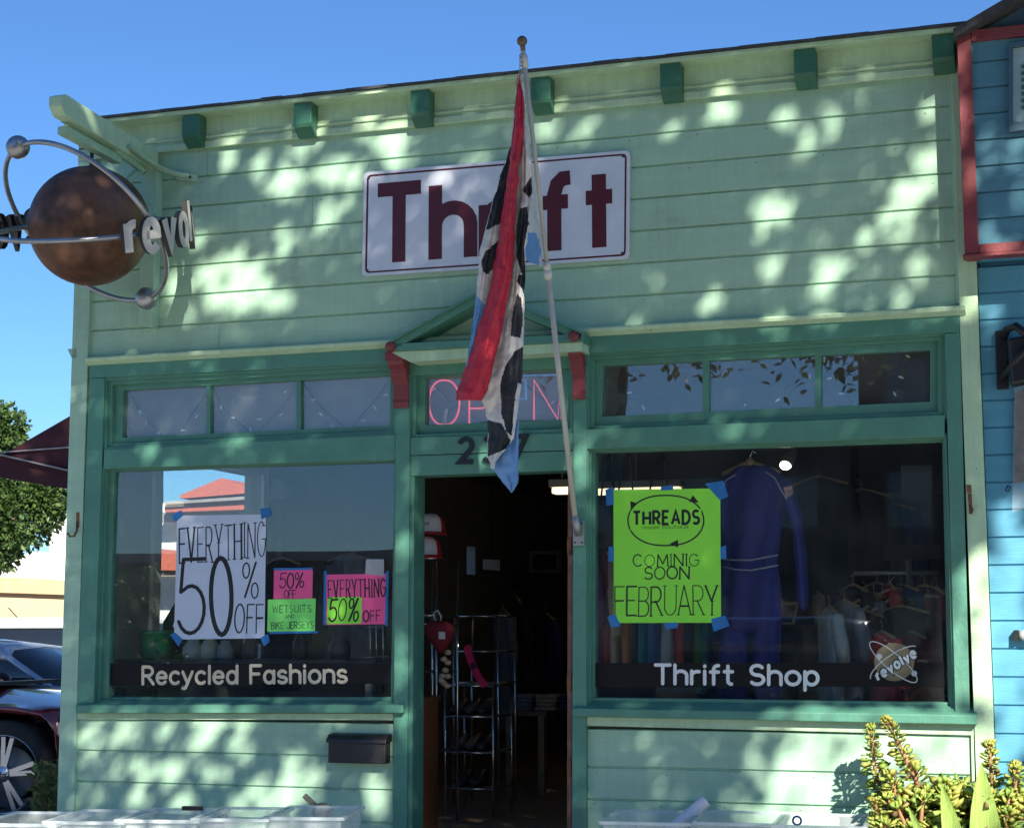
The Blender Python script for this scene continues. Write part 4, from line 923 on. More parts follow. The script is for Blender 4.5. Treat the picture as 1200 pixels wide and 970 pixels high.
# street tree beside the photographer: unseen, its leaf gaps shaped to set the dapples on the shop
DS = Vector((SUNV.x/-SUNV.y, -1, SUNV.z/-SUNV.y))
holes = []
def hole(px, py, rx, ry, Y=0):
    c = W(px, py, Y); holes.append((c.x, c.z, abs(W(px+rx, py, Y).x-c.x), abs(W(px, py-ry, Y).z-c.z)))
for h in ((285, 335, 40, 36), (250, 325, 18, 22), (318, 350, 20, 18), (352, 168, 20, 16), (398, 205, 42, 18), (450, 165, 32, 17), (385, 250, 22, 16), (330, 215, 26, 18), (268, 180, 12, 20), (300, 195, 12, 16), (335, 285, 14, 18),
          (205, 335, 10, 14), (232, 280, 12, 12), (430, 140, 14, 12), (470, 190, 18, 10), (560, 190, 16, 9), (510, 215, 14, 9), (845, 128, 18, 22), (785, 150, 13, 12), (918, 140, 12, 14), (946, 165, 10, 22), (974, 142, 10, 18), (690, 145, 10, 10), (640, 150, 10, 12),
          (897, 250, 11, 24), (917, 254, 10, 24), (1096, 130, 13, 26), (1090, 195, 22, 26), (1062, 238, 20, 38), (1040, 260, 10, 22), (1110, 262, 9, 20), (1014, 282, 10, 15), (968, 322, 16, 26), (992, 310, 9, 12), (1078, 320, 12, 18), (835, 352, 11, 24), (902, 312, 8, 16), (770, 330, 10, 10), (1060, 350, 14, 8),
          (1136, 345, 11, 40), (1128, 440, 5, 12), (745, 382, 12, 8), (905, 378, 22, 8), (965, 376, 18, 8), (1085, 374, 26, 8), (860, 508, 20, 7), (678, 550, 9, 24), (660, 548, 10, 10), (563, 541, 12, 11), (480, 560, 6, 22),
          (232, 428, 9, 6), (172, 530, 14, 10), (282, 520, 20, 9), (100, 460, 6, 10), (470, 650, 6, 28), (468, 780, 7, 34), (472, 855, 8, 18), (675, 465, 6, 10),
          (102, 862, 12, 18), (150, 860, 16, 12), (192, 858, 14, 12), (236, 865, 16, 28), (250, 905, 16, 10), (283, 872, 14, 15), (170, 905, 13, 14), (197, 905, 13, 16), (160, 935, 12, 12), (215, 940, 14, 12), (325, 940, 34, 26), (345, 898, 16, 22), (366, 915, 9, 22), (300, 965, 30, 20), (440, 925, 12, 34), (452, 880, 6, 12), (262, 842, 42, 8), (120, 842, 14, 6), (380, 840, 18, 5), (455, 830, 16, 7), (330, 820, 12, 5),
          (1166, 235, 10, 48), (1156, 145, 5, 16), (1132, 235, 8, 34), (1165, 365, 12, 30),
          (1185, 700, 36, 120), (1175, 900, 40, 120), (1150, 760, 30, 84), (1120, 780, 26, 64), (1130, 690, 14, 30), (1060, 842, 60, 12), (960, 838, 36, 8), (905, 850, 20, 10), (1080, 900, 66, 42), (980, 905, 60, 34), (925, 925, 40, 28), (895, 955, 24, 22), (1010, 950, 120, 26), (940, 872, 26, 14), (880, 880, 10, 10),
          (700, 960, 8, 20), (735, 830, 20, 5), (128, 215, 10, 8), (90, 215, 8, 8), (100, 300, 14, 10), (35, 250, 8, 8)):
    hole(*h)
for h in ((1040, 1015, 150, 62), (1150, 1005, 70, 66), (1090, 960, 90, 40), (1010, 895, 130, 55), (1070, 858, 90, 22)): hole(*h)
LX0, LX1, LZ0, LZ1 = -2.4, 8.4, -.4, 5.2
tree = thing('street_tree', 'leafy street tree on the sidewalk whose crown shades the shop front', 'tree', (9.4, -7.4, 0))
lm = MB(); limbs = []
rnd = random.Random(11)
gaps = set(); CE = .02
for hx, hz, rx, rz in holes:
    rx = rx*.95+.012; rz = rz*.95+.012; f1_, f2_ = rnd.uniform(0, 6.3), rnd.uniform(0, 6.3); big = min(1, (rx*rz)**.5/.09)
    for i in range(int((hx-rx*1.4)/CE)-1, int((hx+rx*1.4)/CE)+2):
        for j in range(int((hz-rz*1.4)/CE)-1, int((hz+rz*1.4)/CE)+2):
            ux, uz = ((i+.5)*CE-hx)/rx, ((j+.5)*CE-hz)/rz; an = math.atan2(uz, ux)
            if math.hypot(ux, uz) < 1+big*(.24*math.sin(3*an+f1_)+.20*math.sin(5*an+f2_)+.12*math.sin(9*an+f1_*2)): gaps.add((i, j))
for c in range(1500):
    Sx = rnd.uniform(LX0, LX1); Sz = rnd.uniform(LZ0, LZ1); tt = rnd.uniform(5.7, 9.0)
    cen = Vector((Sx, 0, Sz))+DS*tt
    limbs.append(cen)
    for k in range(72):
        p = cen+Vector((rnd.gauss(0, .27), rnd.gauss(0, .27), rnd.gauss(0, .23)))
        ln = rnd.uniform(.08, .15); d = Vector((rnd.uniform(-1, 1), rnd.uniform(-1, 1), rnd.uniform(-1.2, .3))).normalized(); cp = p+d*ln*.5
        wd_, nn = rnd.uniform(.05, .08), Vector((rnd.uniform(-1, 1), rnd.uniform(-1, 1), 1)).normalized()
        t_ = -cp.y
        if (math.floor((cp.x-DS.x*t_)/CE), math.floor((cp.z-DS.z*t_)/CE)) in gaps and rnd.random() > .035: continue
        leaf(lm, p, ln, wd_, d, nn)
lm.build('crown', LF, tree)
m = MB(); top = Vector((8.76, -7.5, 3.6)); m.tube([(9.4, -7.4, 0), (9.42, -7.4, .4), (9.35, -7.42, 1.6), (9.1, -7.45, 2.7), top], [.34, .25, .22, .19, .17], 12); m.build('trunk', BARK, tree)
m = MB(); rnd.shuffle(limbs)
def SP(sx, sz, t_): return Vector((sx, 0, sz))+DS*t_
nodes = [SP(3.45, 1.6, 7.6), SP(1.7, 1.75, 7.8), SP(4.75, 1.75, 7.7), SP(3.3, 3.0, 7.6), SP(1.2, 3.15, 7.9), SP(4.5, 3.35, 7.9)]
m.tube([top-Vector((0, 0, .1)), SP(3.75, .2, 7.55), nodes[0]], [.15, .11, .085], 9)
for a, b, r0, r1_ in ((0, 1, .07, .045), (0, 2, .07, .045), (0, 3, .065, .04), (1, 4, .04, .025), (2, 5, .04, .025)): m.tube([nodes[a], (nodes[a]+nodes[b])/2+DS*.1, nodes[b]], [r0, (r0+r1_)/2, r1_], 7)
def inhole(p):
    t_ = -p.y; sx = p.x-DS.x*t_; sz = p.z-DS.z*t_
    return any(((sx-hx)/(rx+.05))**2+((sz-hz)/(rz+.05))**2 < 1 for hx, hz, rx, rz in holes)
k = 0
for p in limbs:
    a = min(nodes, key=lambda n_: (n_-p).length); mid = (a+p)/2+Vector((rnd.uniform(-.2, .2), rnd.uniform(-.2, .2), rnd.uniform(-.2, .2)))
    if any(inhole(a.lerp(mid, q/5)) or inhole(mid.lerp(p, q/5)) for q in range(1, 6)): continue
    m.tube([a, mid, p], [.024, .015, .007], 5); k += 1
    if k > 120: break
m.build('limb', BARK, tree)

# ------------------------------------------------------------------ clipped tree, behind the car park
def bushtree(name, label, lumps, Y, stem, mats, n, ln, group=None, cat='tree'):
    b = W(stem[0], 747, Y); t = thing(name, label, cat, (b.x, Y, -.05), group); m = MB(); sc_ = (W(100, 600, Y)-W(0, 600, Y)).length/100
    tot = sum(r[2]*r[3] for r in lumps)
    for (px, py, rx, ry) in lumps:
        c = W(px, py, Y)
        for k in range(int(n*rx*ry/tot)):
            v = rv(); q = random.random()**.28
            bumpy = 1+.13*math.sin(v.x*7+px)*math.sin(v.z*8+py)+.08*math.sin(v.y*15+v.x*11)
            p = c+Vector((v.x*rx*sc_*q*bumpy, v.y*rx*sc_*q*bumpy, v.z*ry*sc_*q*bumpy))
            leaf(m, p, ln*random.uniform(.7, 1.3), ln*.6, (v+rv()*.9), rv(), random.randrange(len(mats)))
    m.build('crown', mats, t)
    m = MB(); c = W(lumps[0][0], lumps[0][1], Y); m.tube([(b.x, Y, -.06), (b.x+.03, Y, .8), (c.x, Y, c.z)], [.11, .08, .04], 8); m.build('trunk', BARK, t)
    return t
TOP = [leafmat('clipped_leaf', (.035, .075, .018), (.05, .10, .025)), leafmat('clipped_leaf_light', (.075, .13, .03), (.10, .17, .045))]
bushtree('clipped_tree', 'dense dark green clipped tree behind the parked cars', [(18, 598, 44, 40), (54, 584, 22, 24), (-8, 505, 34, 28), (-4, 638, 26, 28), (-30, 560, 50, 70)], 9.0, (-45,), TOP, 15000, .085)

# ================================================================== LEFT: AWNING, WHITE BUILDING, VEHICLES
t = thing('awning', 'dark maroon canvas awning with a pale arm beside the left wall', 'awning', W(60, 540, 2.2))
CAN = mat('maroon_canvas', (.055, .012, .018), .85, var=.15)
Ya, Yb = 2.0, 3.4
a = W(86, 485, Ya); b = W(-20, 546, Ya); c = W(-20, 556, Ya); d = W(86, 574, Ya)
m = MB(); P = [a, b, c, d]; m.add([tuple(p) for p in P]+[(p.x, Yb, p.z) for p in P], [(0, 1, 2, 3), (7, 6, 5, 4), (0, 4, 5, 1), (1, 5, 6, 2), (2, 6, 7, 3), (3, 7, 4, 0)]); m.build('canopy', CAN, t)
m = MB(); m.beam(W(-20, 528, Ya-.03), W(84, 552, Ya-.03), .012, .045, up=(0, 1, 0)); m.beam(W(0, 530, Ya-.02), W(84, 524, Ya-.02), .01, .018, up=(0, 1, 0)); m.build('arm', mat('grey_arm', (.3, .28, .28), .5), t)

WB = mat('white_stucco', (.78, .77, .74), .85, var=.04, bump=.2, dirt=.1); TILE = mat('red_roof_tile', (.55, .13, .09), .75, var=.2, scale=14, stretch=(1, 1, 9), bump=.5)
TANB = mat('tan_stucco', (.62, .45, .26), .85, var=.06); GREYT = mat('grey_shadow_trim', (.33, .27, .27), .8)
wb = thing('white_building', 'bright white stucco building with red tiled gable and stepped wall beyond the car park', 'building', W(150, 770, 15))
def out(m, pts, Y, dep, mi=0): P = [W(x, y, Y) for x, y in pts]; m.prism([(p.x, p.z) for p in P], Y, Y+dep, mi); return m
m = MB(); out(m, [(58, 648), (58, 612), (66, 606), (66, 596), (76, 590), (340, 590), (340, 830), (-60, 830), (-60, 690), (0, 670), (14, 655), (42, 646)], 15, 5); m.build('wall', WB, wb)
m = MB(); out(m, [(-60, 676), (84, 684), (84, 790), (-60, 790)], 14.4, .55); m.build('lower_wall', TANB, wb)
m = MB(); out(m, [(-60, 672), (84, 680), (84, 697), (-60, 692)], 14.3, .09); m.build('cornice', mat('tan_cornice', (.55, .38, .22), .8), wb)
m = MB(); out(m, [(211, 580), (259, 560), (297, 573), (297, 577), (211, 584)], 14.4, 2); m.build('gable_roof', TILE, wb)
m = MB(); out(m, [(193, 588), (306, 580), (306, 584), (193, 591)], 14.3, 1); m.build('fascia', GREYT, wb)
m = MB(); out(m, [(193, 591.5), (306, 584.5), (306, 596), (193, 600)], 14.4, .5); m.build('pent_roof', TILE, wb)
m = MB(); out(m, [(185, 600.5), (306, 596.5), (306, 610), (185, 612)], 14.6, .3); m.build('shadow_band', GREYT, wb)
m = MB(); out(m, [(180, 642), (216, 646), (216, 668), (180, 668)], 14.2, .7); m.build('lower_roof', TILE, wb)
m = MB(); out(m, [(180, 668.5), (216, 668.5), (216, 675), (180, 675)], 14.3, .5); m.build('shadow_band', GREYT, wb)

TYRE = mat('tyre_rubber', (.02, .02, .021), .8, var=.2); RIM = mat('alloy', (.62, .62, .63), .25, metal=.9, var=.08)
CGL = mat('car_glass', (.012, .015, .018), .04, var=.1, spec=.9); BLKP = mat('black_plastic', (.015, .015, .016), .5)
LAMPG = mat('lamp_glass', (.45, .42, .40), .1, var=.3, coat=.6)
def car(name, label, fw, rot, paint, rr=.34, hz=1.0, roof=1.42, cat='car', sy=1.0, long=1.0, emblem=False, dx=0.0, van=False):
    """fw: ground point under the near front wheel's outer face; x forward, -y the near side"""
    t = thing(name, label, cat, fw); t.rotation_euler = (0, 0, rot); OFF[t] = Vector((0, 0, 0))
    hw = .92*sy; yc = hw-.02; xr = -2.78*long
    st = [(.95, .30, .60, .60, .63), (.90, .24, .66, .74, .70), (.78, .22, .72, .86, .79), (.60, .22, .78, .90, .86), (.45, .22, .82, .915, .90)]
    ar = rr+.075
    for k in range(-8, 9):
        x = ar*k/8; zl = max(.22, rr+math.sqrt(max(0, ar*ar-x*x))) if abs(k) < 8 else .22
        st.append((-x, zl, .865+.03*k/8, .925, .94+.045*k/8))
    st += [(-.6, .22, .915, .925, 1.0), (-1.1, .22, .94, .925, 1.0), (-1.9, .22, .95, .925, 1.0)]
    for k in range(-8, 9):
        x = ar*k/8; zl = max(.22, rr+math.sqrt(max(0, ar*ar-x*x))) if abs(k) < 8 else .22
        st.append((xr-x, zl, .965, .92, 1.01))
    st += [(xr-.6, .25, .98, .90, 1.02), (xr-.9, .28, .97, .84, 1.0), (xr-1.0, .34, .90, .72, .94)]
    rings = []
    for x, zl, zb, w, zt_ in st:
        w *= sy; zb *= hz; zt_ *= hz; z1 = min(zl+.08, zb-.06); z2 = max(z1+.01, (zl+zb)*.5); z3_ = max(z2+.01, zb-.09)
        half = [(-w*.86, zl), (-w*.985, z1), (-w, z2), (-w*.985, z3_), (-w*.93, zb-.012), (-w*.80, zb+.012), (-w*.42, zt_-.004)]
        rings.append([(x, yc+y, z) for y, z in half]+[(x, yc, zt_)]+[(x, yc-y, z) for y, z in half[::-1]])
    m = MB(); m.loft(rings); body = m.build('body', paint, t)
    rf = roof
    if van: gs = [(-.25, .93, .80), (-.95, rf-.06, .76), (-1.5, rf, .76), (-3.3*long, rf, .76), (-3.62*long, rf-.08, .74), (-3.7*long, 1.0, .76)]
    else: gs = [(-.42, 1.0*hz, .76), (-1.12, rf-.06, .62), (-1.6, rf, .62), (-2.5*long, rf-.02, .62), (-3.1*long, rf-.15, .62), (-3.55*long, 1.03*hz, .70)]
    gr = []
    for x, z, w in gs:
        w *= sy; wb_ = .84*sy; zb = .93*hz
        gr.append([(x+dx, yc-wb_, zb), (x+dx, yc-w-.03, max(zb+.01, z-.10)), (x+dx, yc-w*.93, z-.02), (x+dx, yc, z+.012), (x+dx, yc+w*.93, z-.02), (x+dx, yc+w+.03, max(zb+.01, z-.10)), (x+dx, yc+wb_, zb)])
    m = MB(); m.loft(gr, closed=True); m.build('cabin_glass', CGL, t)
    m = MB(); rp_ = [[(p[0], p[1]*1.0, p[2]+.012) for p in g[1:6]] for g in gr[1:5]]; 
    rp2 = [r_+[(x, y, z-.022) for x, y, z in r_[::-1]] for r_ in rp_]; m.loft(rp2); m.build('roof', paint, t)
    for s in (-1, 1):
        f_ = (lambda g, i: Vector(g[i]) if s < 0 else Vector((g[i][0], 2*yc-g[i][1], g[i][2])))
        m = MB(); m.tube([f_(gr[0], 1)+Vector((.06, 0, -.03)), f_(gr[1], 1), f_(gr[1], 2)+Vector((-.05, 0, 0))], .032, 6); m.tube([f_(gr[1], 1), f_(gr[2], 1), f_(gr[3], 1), f_(gr[4], 1), f_(gr[5], 1)], .026, 6)
        g = gr[2]; m.tube([Vector((gr[2][0][0]-.35, f_(g, 0).y, .94)), Vector((gr[2][0][0]-.35, f_(g, 1).y, g[1][2]))], .03, 6); m.build('window_pillar', paint, t)
        m = MB(); c = Vector((-.62+dx, yc+s*(.99*sy), 1.0*hz)); m.ball(c, .10, 12, sc=(.8, .95, .62)); m.tube([c, c-Vector((0, s*.14, .05))], .025, 6); m.build('mirror', BLKP, t)
        m = MB(); c = Vector((.62, yc+s*.83*sy, .715*hz)); ax = Vector((.90, s*-.36, .10)).normalized(); m.obox(c, ax, Vector((0, 0, 1)).cross(ax), (0, 0, 1), .20, .045, .055); m.build('headlight', LAMPG, t, .02)
        for wx in (0, xr):
            yo = -.005 if s < 0 else 2*yc+.005; dyy = 1 if s < 0 else -1
            m = MB(); pr = [(rr*.72, 0), (rr*.80, -.0), (rr*.96, .012), (rr, .05), (rr, .17), (rr*.95, .20), (rr*.7, .21)]
            m.lathe((wx, yo, rr), [(a, b*dyy) for a, b in pr], 40, axis='y', cap=False); wh = m.build('wheel', TYRE, t)
            m = MB(); m.lathe((wx, yo, rr), [(rr*.66, .10*dyy), (rr*.70, .02*dyy), (rr*.725, -.004*dyy), (rr*.735, .02*dyy)], 40, axis='y', cap=False)
            for k in range(5):
                for e in (-.13, .13):
                    an = 2*math.pi*k/5+e+.2; u = Vector((math.cos(an), 0, math.sin(an))); p = Vector((wx, yo+.02*dyy, rr))
                    m.beam(p+u*rr*.10+Vector((0, -.004*dyy, 0)), p+u*rr*.69, .034, .03, up=(0, 1, 0))
            m.lathe((wx, yo, rr), [(.005, -.004*dyy), (rr*.15, .0), (rr*.17, .03*dyy)], 20, axis='y'); m.build('rim', RIM, wh)
            if emblem and s < 0 and wx == 0:
                m = MB(); text(m, 'H', None, weight=.2, slant=.25, pts=(Vector((wx-.028, yo-.006, rr-.02)), Vector((.05, 0, 0)), Vector((0, 0, .04)), Vector((0, -1, 0)))); m.build('emblem', BLKP, wh)
            m = MB(); m.lathe((wx, yo+.12*dyy, rr), [(.01, 0), (rr*.5, 0), (rr*.5, .02*dyy)], 20, axis='y'); m.build('brake_disc', mat('brake_steel', (.3, .3, .3), .5, metal=.5), wh)
    m = MB(); m.box(xr-.7, .75, yc-hw*.70, yc+hw*.70, .2, .72); m.build('underbody', BLKP, t)
    m = MB(); m.box(-.45, -.30, yc-.6, yc+.6, .985*hz, 1.012*hz); m.build('wiper', BLKP, t)
    return t
def carpaint(name, c): return mat(name, c, .22, var=.05, coat=1.0, spec=.6)
wc = W(3, 907, 1.5); rimr = 41*((wc-CAM).dot(FW))/2000; rr = wc.z+.05; print('wheel', wc, rimr, rr)
car('parked_car', 'dark maroon parked car with alloy wheel nearest the shop corner', (wc.x, 1.5, -.05), R(6), carpaint('maroon_car_paint', (.17, .014, .022)), rr=rr, hz=1.05, roof=1.46, emblem=True, dx=-.45)
# second car: windscreen top at px (26,758)
h = W(26, 759, 5.0)
car('parked_car', 'silver blue parked car with black door mirror behind the maroon car', (h.x+1.12, 4.6, -.10), R(2), carpaint('silver_blue_car_paint', (.36, .42, .52)), rr=.33, roof=h.z+.16, hz=.93)
h = W(75, 724, 8.2)
vn = car('parked_van', 'white van with a dark window band parked behind both cars', (h.x+1.9, 8.2, -.10), R(0), carpaint('white_car_paint', (.72, .72, .70)), rr=.34, roof=h.z+.10, hz=1.05, van=True, cat='van', long=1.15)
m = MB(); p = W(20, 723, 8.6); m.tube([p, W(10, 712, 8.6)], .008, 5); ant = m.build('aerial', BLKP, None); ant.parent = vn; ant.matrix_parent_inverse = Matrix.Identity(4)
for v in ant.data.vertices: v.co = v.co-Vector(vn.location)
car('parked_car', 'black parked car at the kerb across the sidewalk from the shop', (4.6, -14.6, -.12), R(0), carpaint('black_car_paint', (.02, .02, .022)), rr=.36, roof=1.72, hz=1.15, van=True)

# ================================================================== ACROSS THE STREET (seen in the glass)
def block(name, label, x0_, x1_, y0_, z, paint, win, cat='building'):
    t = thing(name, label, cat, ((x0_+x1_)/2, y0_, 0)); m = MB(); m.box(x0_, x1_, y0_-8, y0_, -.1, z); m.build('wall', paint, t)
    m = MB(); m.box(x0_-.15, x1_+.15, y0_-8, y0_+.25, z, z+.25); m.build('parapet', GREYT, t)
    n = int((x1_-x0_)/2.4)
    for r_ in range(win):
        for k in range(n):
            xx = x0_+1.2+k*2.4; zz_ = .9+r_*3.1
            m = MB(); m.box(xx-.6, xx+.6, y0_+.002, y0_+.06, zz_, zz_+1.5); w = m.build('window', mat('window_trim_paint', (.10, .10, .095), .7), t)
            m = MB(); m.box(xx-.5, xx+.5, y0_+.062, y0_+.07, zz_+.1, zz_+1.4); m.build('pane', CGL, w)
    return t
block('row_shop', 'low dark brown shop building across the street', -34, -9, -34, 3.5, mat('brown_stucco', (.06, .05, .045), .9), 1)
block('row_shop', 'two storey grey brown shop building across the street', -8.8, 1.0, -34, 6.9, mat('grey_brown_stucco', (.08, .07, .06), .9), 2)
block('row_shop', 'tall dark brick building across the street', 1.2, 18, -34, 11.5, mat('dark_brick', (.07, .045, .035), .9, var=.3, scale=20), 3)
sb = thing('street_shrub', 'rounded dark shrub across the street', 'shrub', (-11.2, -20.6, 0)); m = MB()
for k in range(2600):
    v = rv(); q = random.random()**.3; leaf(m, Vector((-11.2, -20.6, 1.45))+Vector((v.x*1.1, v.y*1.1, v.z*1.35))*q, .16, .1, v+rv(), rv())
m.build('foliage', TOP[0], sb); m = MB(); m.tube([(-11.2, -20.6, 0), (-11.2, -20.6, 1.2)], .07, 8); m.build('stem', BARK, sb)

# ================================================================== FRONT PLANTS AND BINS
SUC = [mat('succulent_green', (.17, .29, .04), .42, var=.35, scale=14, alt=(.32, .44, .08)), mat('succulent_yellow', (.30, .34, .05), .45, var=.2, scale=14, alt=(.42, .40, .09)), mat('succulent_dry', (.16, .09, .04), .7, var=.4, scale=14)]
STEMM = mat('red_brown_stem', (.30, .15, .06), .7, var=.3)
def fleshy(m, p, d, ln, wd_, mi):
    d = d.normalized(); s = d.orthogonal().normalized(); s = (Matrix.Rotation(random.uniform(0, 6.28), 3, d) @ s); n = d.cross(s)
    k = .2
    vs = [p, p+d*ln*.35+s*wd_*.42, p+d*ln*.75+s*wd_*.5, p+d*ln, p+d*ln*.75-s*wd_*.5, p+d*ln*.35-s*wd_*.42, p+d*ln*.6+n*wd_*k, p+d*ln*.6-n*wd_*k*.7]
    m.add(vs, [(0, 1, 6), (1, 2, 6), (2, 3, 6), (3, 4, 6), (4, 5, 6), (5, 0, 6), (1, 0, 7), (2, 1, 7), (3, 2, 7), (4, 3, 7), (5, 4, 7), (0, 5, 7)], mi, True)
def succulent(label, path, Y, rt, rb, nleaf, yel, size=.045):
    P = [W(x, y, yy) for (x, y), yy in zip(path, Y)]; base = Vector((P[0].x+.03, P[0].y-.02, 0)); t = thing('succulent', label, 'plant', base)
    C = [base]+P; m = MB(); m.tube(C, [.022]+[.017-.012*i/len(P) for i in range(len(P))], 7); m.build('stem', STEMM, t)
    seg = [(a, b) for a, b in zip(P[:-1], P[1:])]; L = sum((b-a).length for a, b in seg); m = MB()
    nleaf = int(nleaf*.62)
    for k in range(nleaf):
        u = (k/nleaf); q = u**.72*L; 
        for a, b in seg:
            l = (b-a).length
            if q <= l: break
            q -= l
        d = (b-a).normalized(); p = a.lerp(b, min(1, q/l)); an = k*2.399; o = d.orthogonal().normalized(); v = Matrix.Rotation(an, 3, d) @ o
        rad = rb+(rt-rb)*u; up_ = .1+.75*u**3
        fleshy(m, p+v*.008, v+d*up_+rv()*.45, (size*(1.55-.95*u))*random.uniform(.6, 1.4), size*(.62-.30*u)*random.uniform(.7, 1.2), 2 if random.random() < .07*(1.4-u) else 1 if random.random() < yel*(.25+u) else 0)
    tip_ = P[-1]; d = (P[-1]-P[-2]).normalized()
    for k in range(26): v = rv(); fleshy(m, tip_+v*.01-d*.01, v*.6+d*.8, size*.5, size*.28, 1 if random.random() < yel+.2 else 0)
    m.build('leaf_cluster', SUC, t); return t
succulent('tall succulent stalk with a dark green tip, leftmost beside the bins', [(1052, 985), (1040, 950), (1026, 905), (1020, 852)], (-.30, -.30, -.32, -.34), .02, .05, 230, .25, .062)
succulent('tallest pale yellow succulent stalk leaning left over the window sill', [(1105, 985), (1085, 938), (1062, 890), (1048, 862), (1038, 843)], (-.36, -.36, -.36, -.37, -.37), .02, .05, 250, .75, .062)
succulent('bushy mid green succulent low between the two tall stalks', [(1075, 1000), (1062, 955), (1048, 925), (1040, 905)], (-.42, -.42, -.42, -.42), .03, .06, 170, .55, .068)
succulent('short yellow succulent stalk lowest at the bin corner', [(1040, 1010), (1034, 985), (1028, 958), (1026, 938)], (-.5, -.5, -.5, -.5), .02, .05, 140, .8, .05)
succulent('upright yellow-brown succulent spike against the pale corner board', [(1170, 1000), (1168, 950), (1162, 910), (1159, 871)], (-.3, -.3, -.3, -.3), .02, .05, 230, .7, .06)
succulent('thick succulent spike at the far right edge in front of the blue wall', [(1198, 1000), (1194, 960), (1190, 925), (1189, 896)], (-.42, -.42, -.42, -.42), .03, .05, 220, .5, .064)
succulent('broad leafy succulent rosette low in front of the panel corner', [(1125, 1010), (1118, 975), (1110, 945), (1104, 925)], (-.48, -.48, -.48, -.48), .03, .07, 150, .3, .085)
succulent('broad leafy succulent low between the sword leaves and the blue wall', [(1160, 1010), (1150, 978), (1142, 950), (1136, 928)], (-.40, -.40, -.40, -.40), .03, .07, 150, .35, .08)
succulent('low green succulent clump at the bottom right corner', [(1185, 1020), (1182, 990), (1178, 968), (1176, 950)], (-.55, -.55, -.55, -.55), .03, .07, 150, .4, .08)
def leafy(label, cx, cy, Y, rpx, n, size, yel):
    c = W(cx, cy, Y); t = thing('succulent', label, 'plant', (c.x, c.y, 0)); sc_ = .0047; m = MB()
    heads = [c+Vector((jit(1)*rpx*sc_, jit(.10), jit(.8)*rpx*sc_*.8)) for k in range(n)]
    for h in heads:
        ax = (Vector((jit(.5), -.35+jit(.4), .9))).normalized(); o = ax.orthogonal().normalized()
        for k in range(15):
            u = k/15; v = Matrix.Rotation(k*2.399, 3, ax) @ o; fleshy(m, h-ax*(.03*u), (v*(.25+u)+ax*(.95-.75*u)+rv()*.12), size*(.45+.85*u)*random.uniform(.75, 1.25), size*(.26+.26*u), 2 if u > .7 and random.random() < .15 else 1 if random.random() < yel else 0)
    m.build('leaf_cluster', SUC, t); m = MB()
    for h in heads: m.tube([Vector((c.x+(h.x-c.x)*.3, c.y, 0)), (h+Vector((c.x, c.y, h.z*.5)))/2, h], [.014, .012, .008], 6)
    m.build('stem', STEMM, t)
leafy('leafy yellow-green succulent bush spreading below the tall stalks', 1075, 948, -.44, 34, 13, .085, .45)
leafy('leafy green succulent bush between the blades and the panel corner', 1125, 930, -.38, 26, 10, .085, .35)
leafy('leafy yellow-green succulent bush filling the bottom right corner', 1178, 950, -.46, 26, 12, .09, .5)
leafy('small leafy succulent beside the last storage bin', 1046, 968, -.5, 14, 6, .07, .6)
BL = mat('sword_leaf_green', (.24, .38, .07), .42, var=.2, scale=5, alt=(.34, .46, .11), stretch=(30, 30, 1.5), bump=.3, bscale=5)
t = thing('sword_leaf_plant', 'plant with long broad pointed blades at the bottom right', 'plant', (W(1150, 1000, -.62).x, -.62, 0)); m = MB()
for pts, w in (([(1160, 1040), (1156, 985), (1152, 935), (1150, 893)], 22), ([(1128, 1040), (1120, 990), (1111, 950), (1103, 917)], 15), ([(1098, 1045), (1085, 990), (1072, 962), (1064, 943)], 8)):
    P = [W(x, y, -.62+jit(.03)) for x, y in pts]; sc_ = .0046; n = len(P); vs = []
    for i, p in enumerate(P):
        ww = w*sc_*(1, .95, .62, .02)[i]/1.1; vs += [p+Vector((-ww, .0, 0)), p+Vector((0, .02*(1-i/n), 0)), p+Vector((ww, 0, 0))]
    k = len(m.v); m.add(vs, [(3*i+j, 3*i+j+1, 3*i+j+4, 3*i+j+3) for i in range(n-1) for j in (0, 1)], 0, True)
bl = m.build('blade', BL, t); md = bl.modifiers.new('s', 'SUBSURF'); md.levels = 2; md.render_levels = 2
t = thing('weed', 'small weeds growing beside the parked car wheel at the shop corner', 'weeds', W(58, 955, .9)); m = MB()
for k in range(420):
    c = W(40+random.random()*32, 893+random.random()**.7*70, .55+jit(.2)); leaf(m, c, .07, .035, rv()+Vector((0, 0, .5)), rv(), random.randrange(2))
m.build('foliage', [TOP[1], leafmat('dry_weed', (.16, .14, .05), (.25, .2, .08))], t)

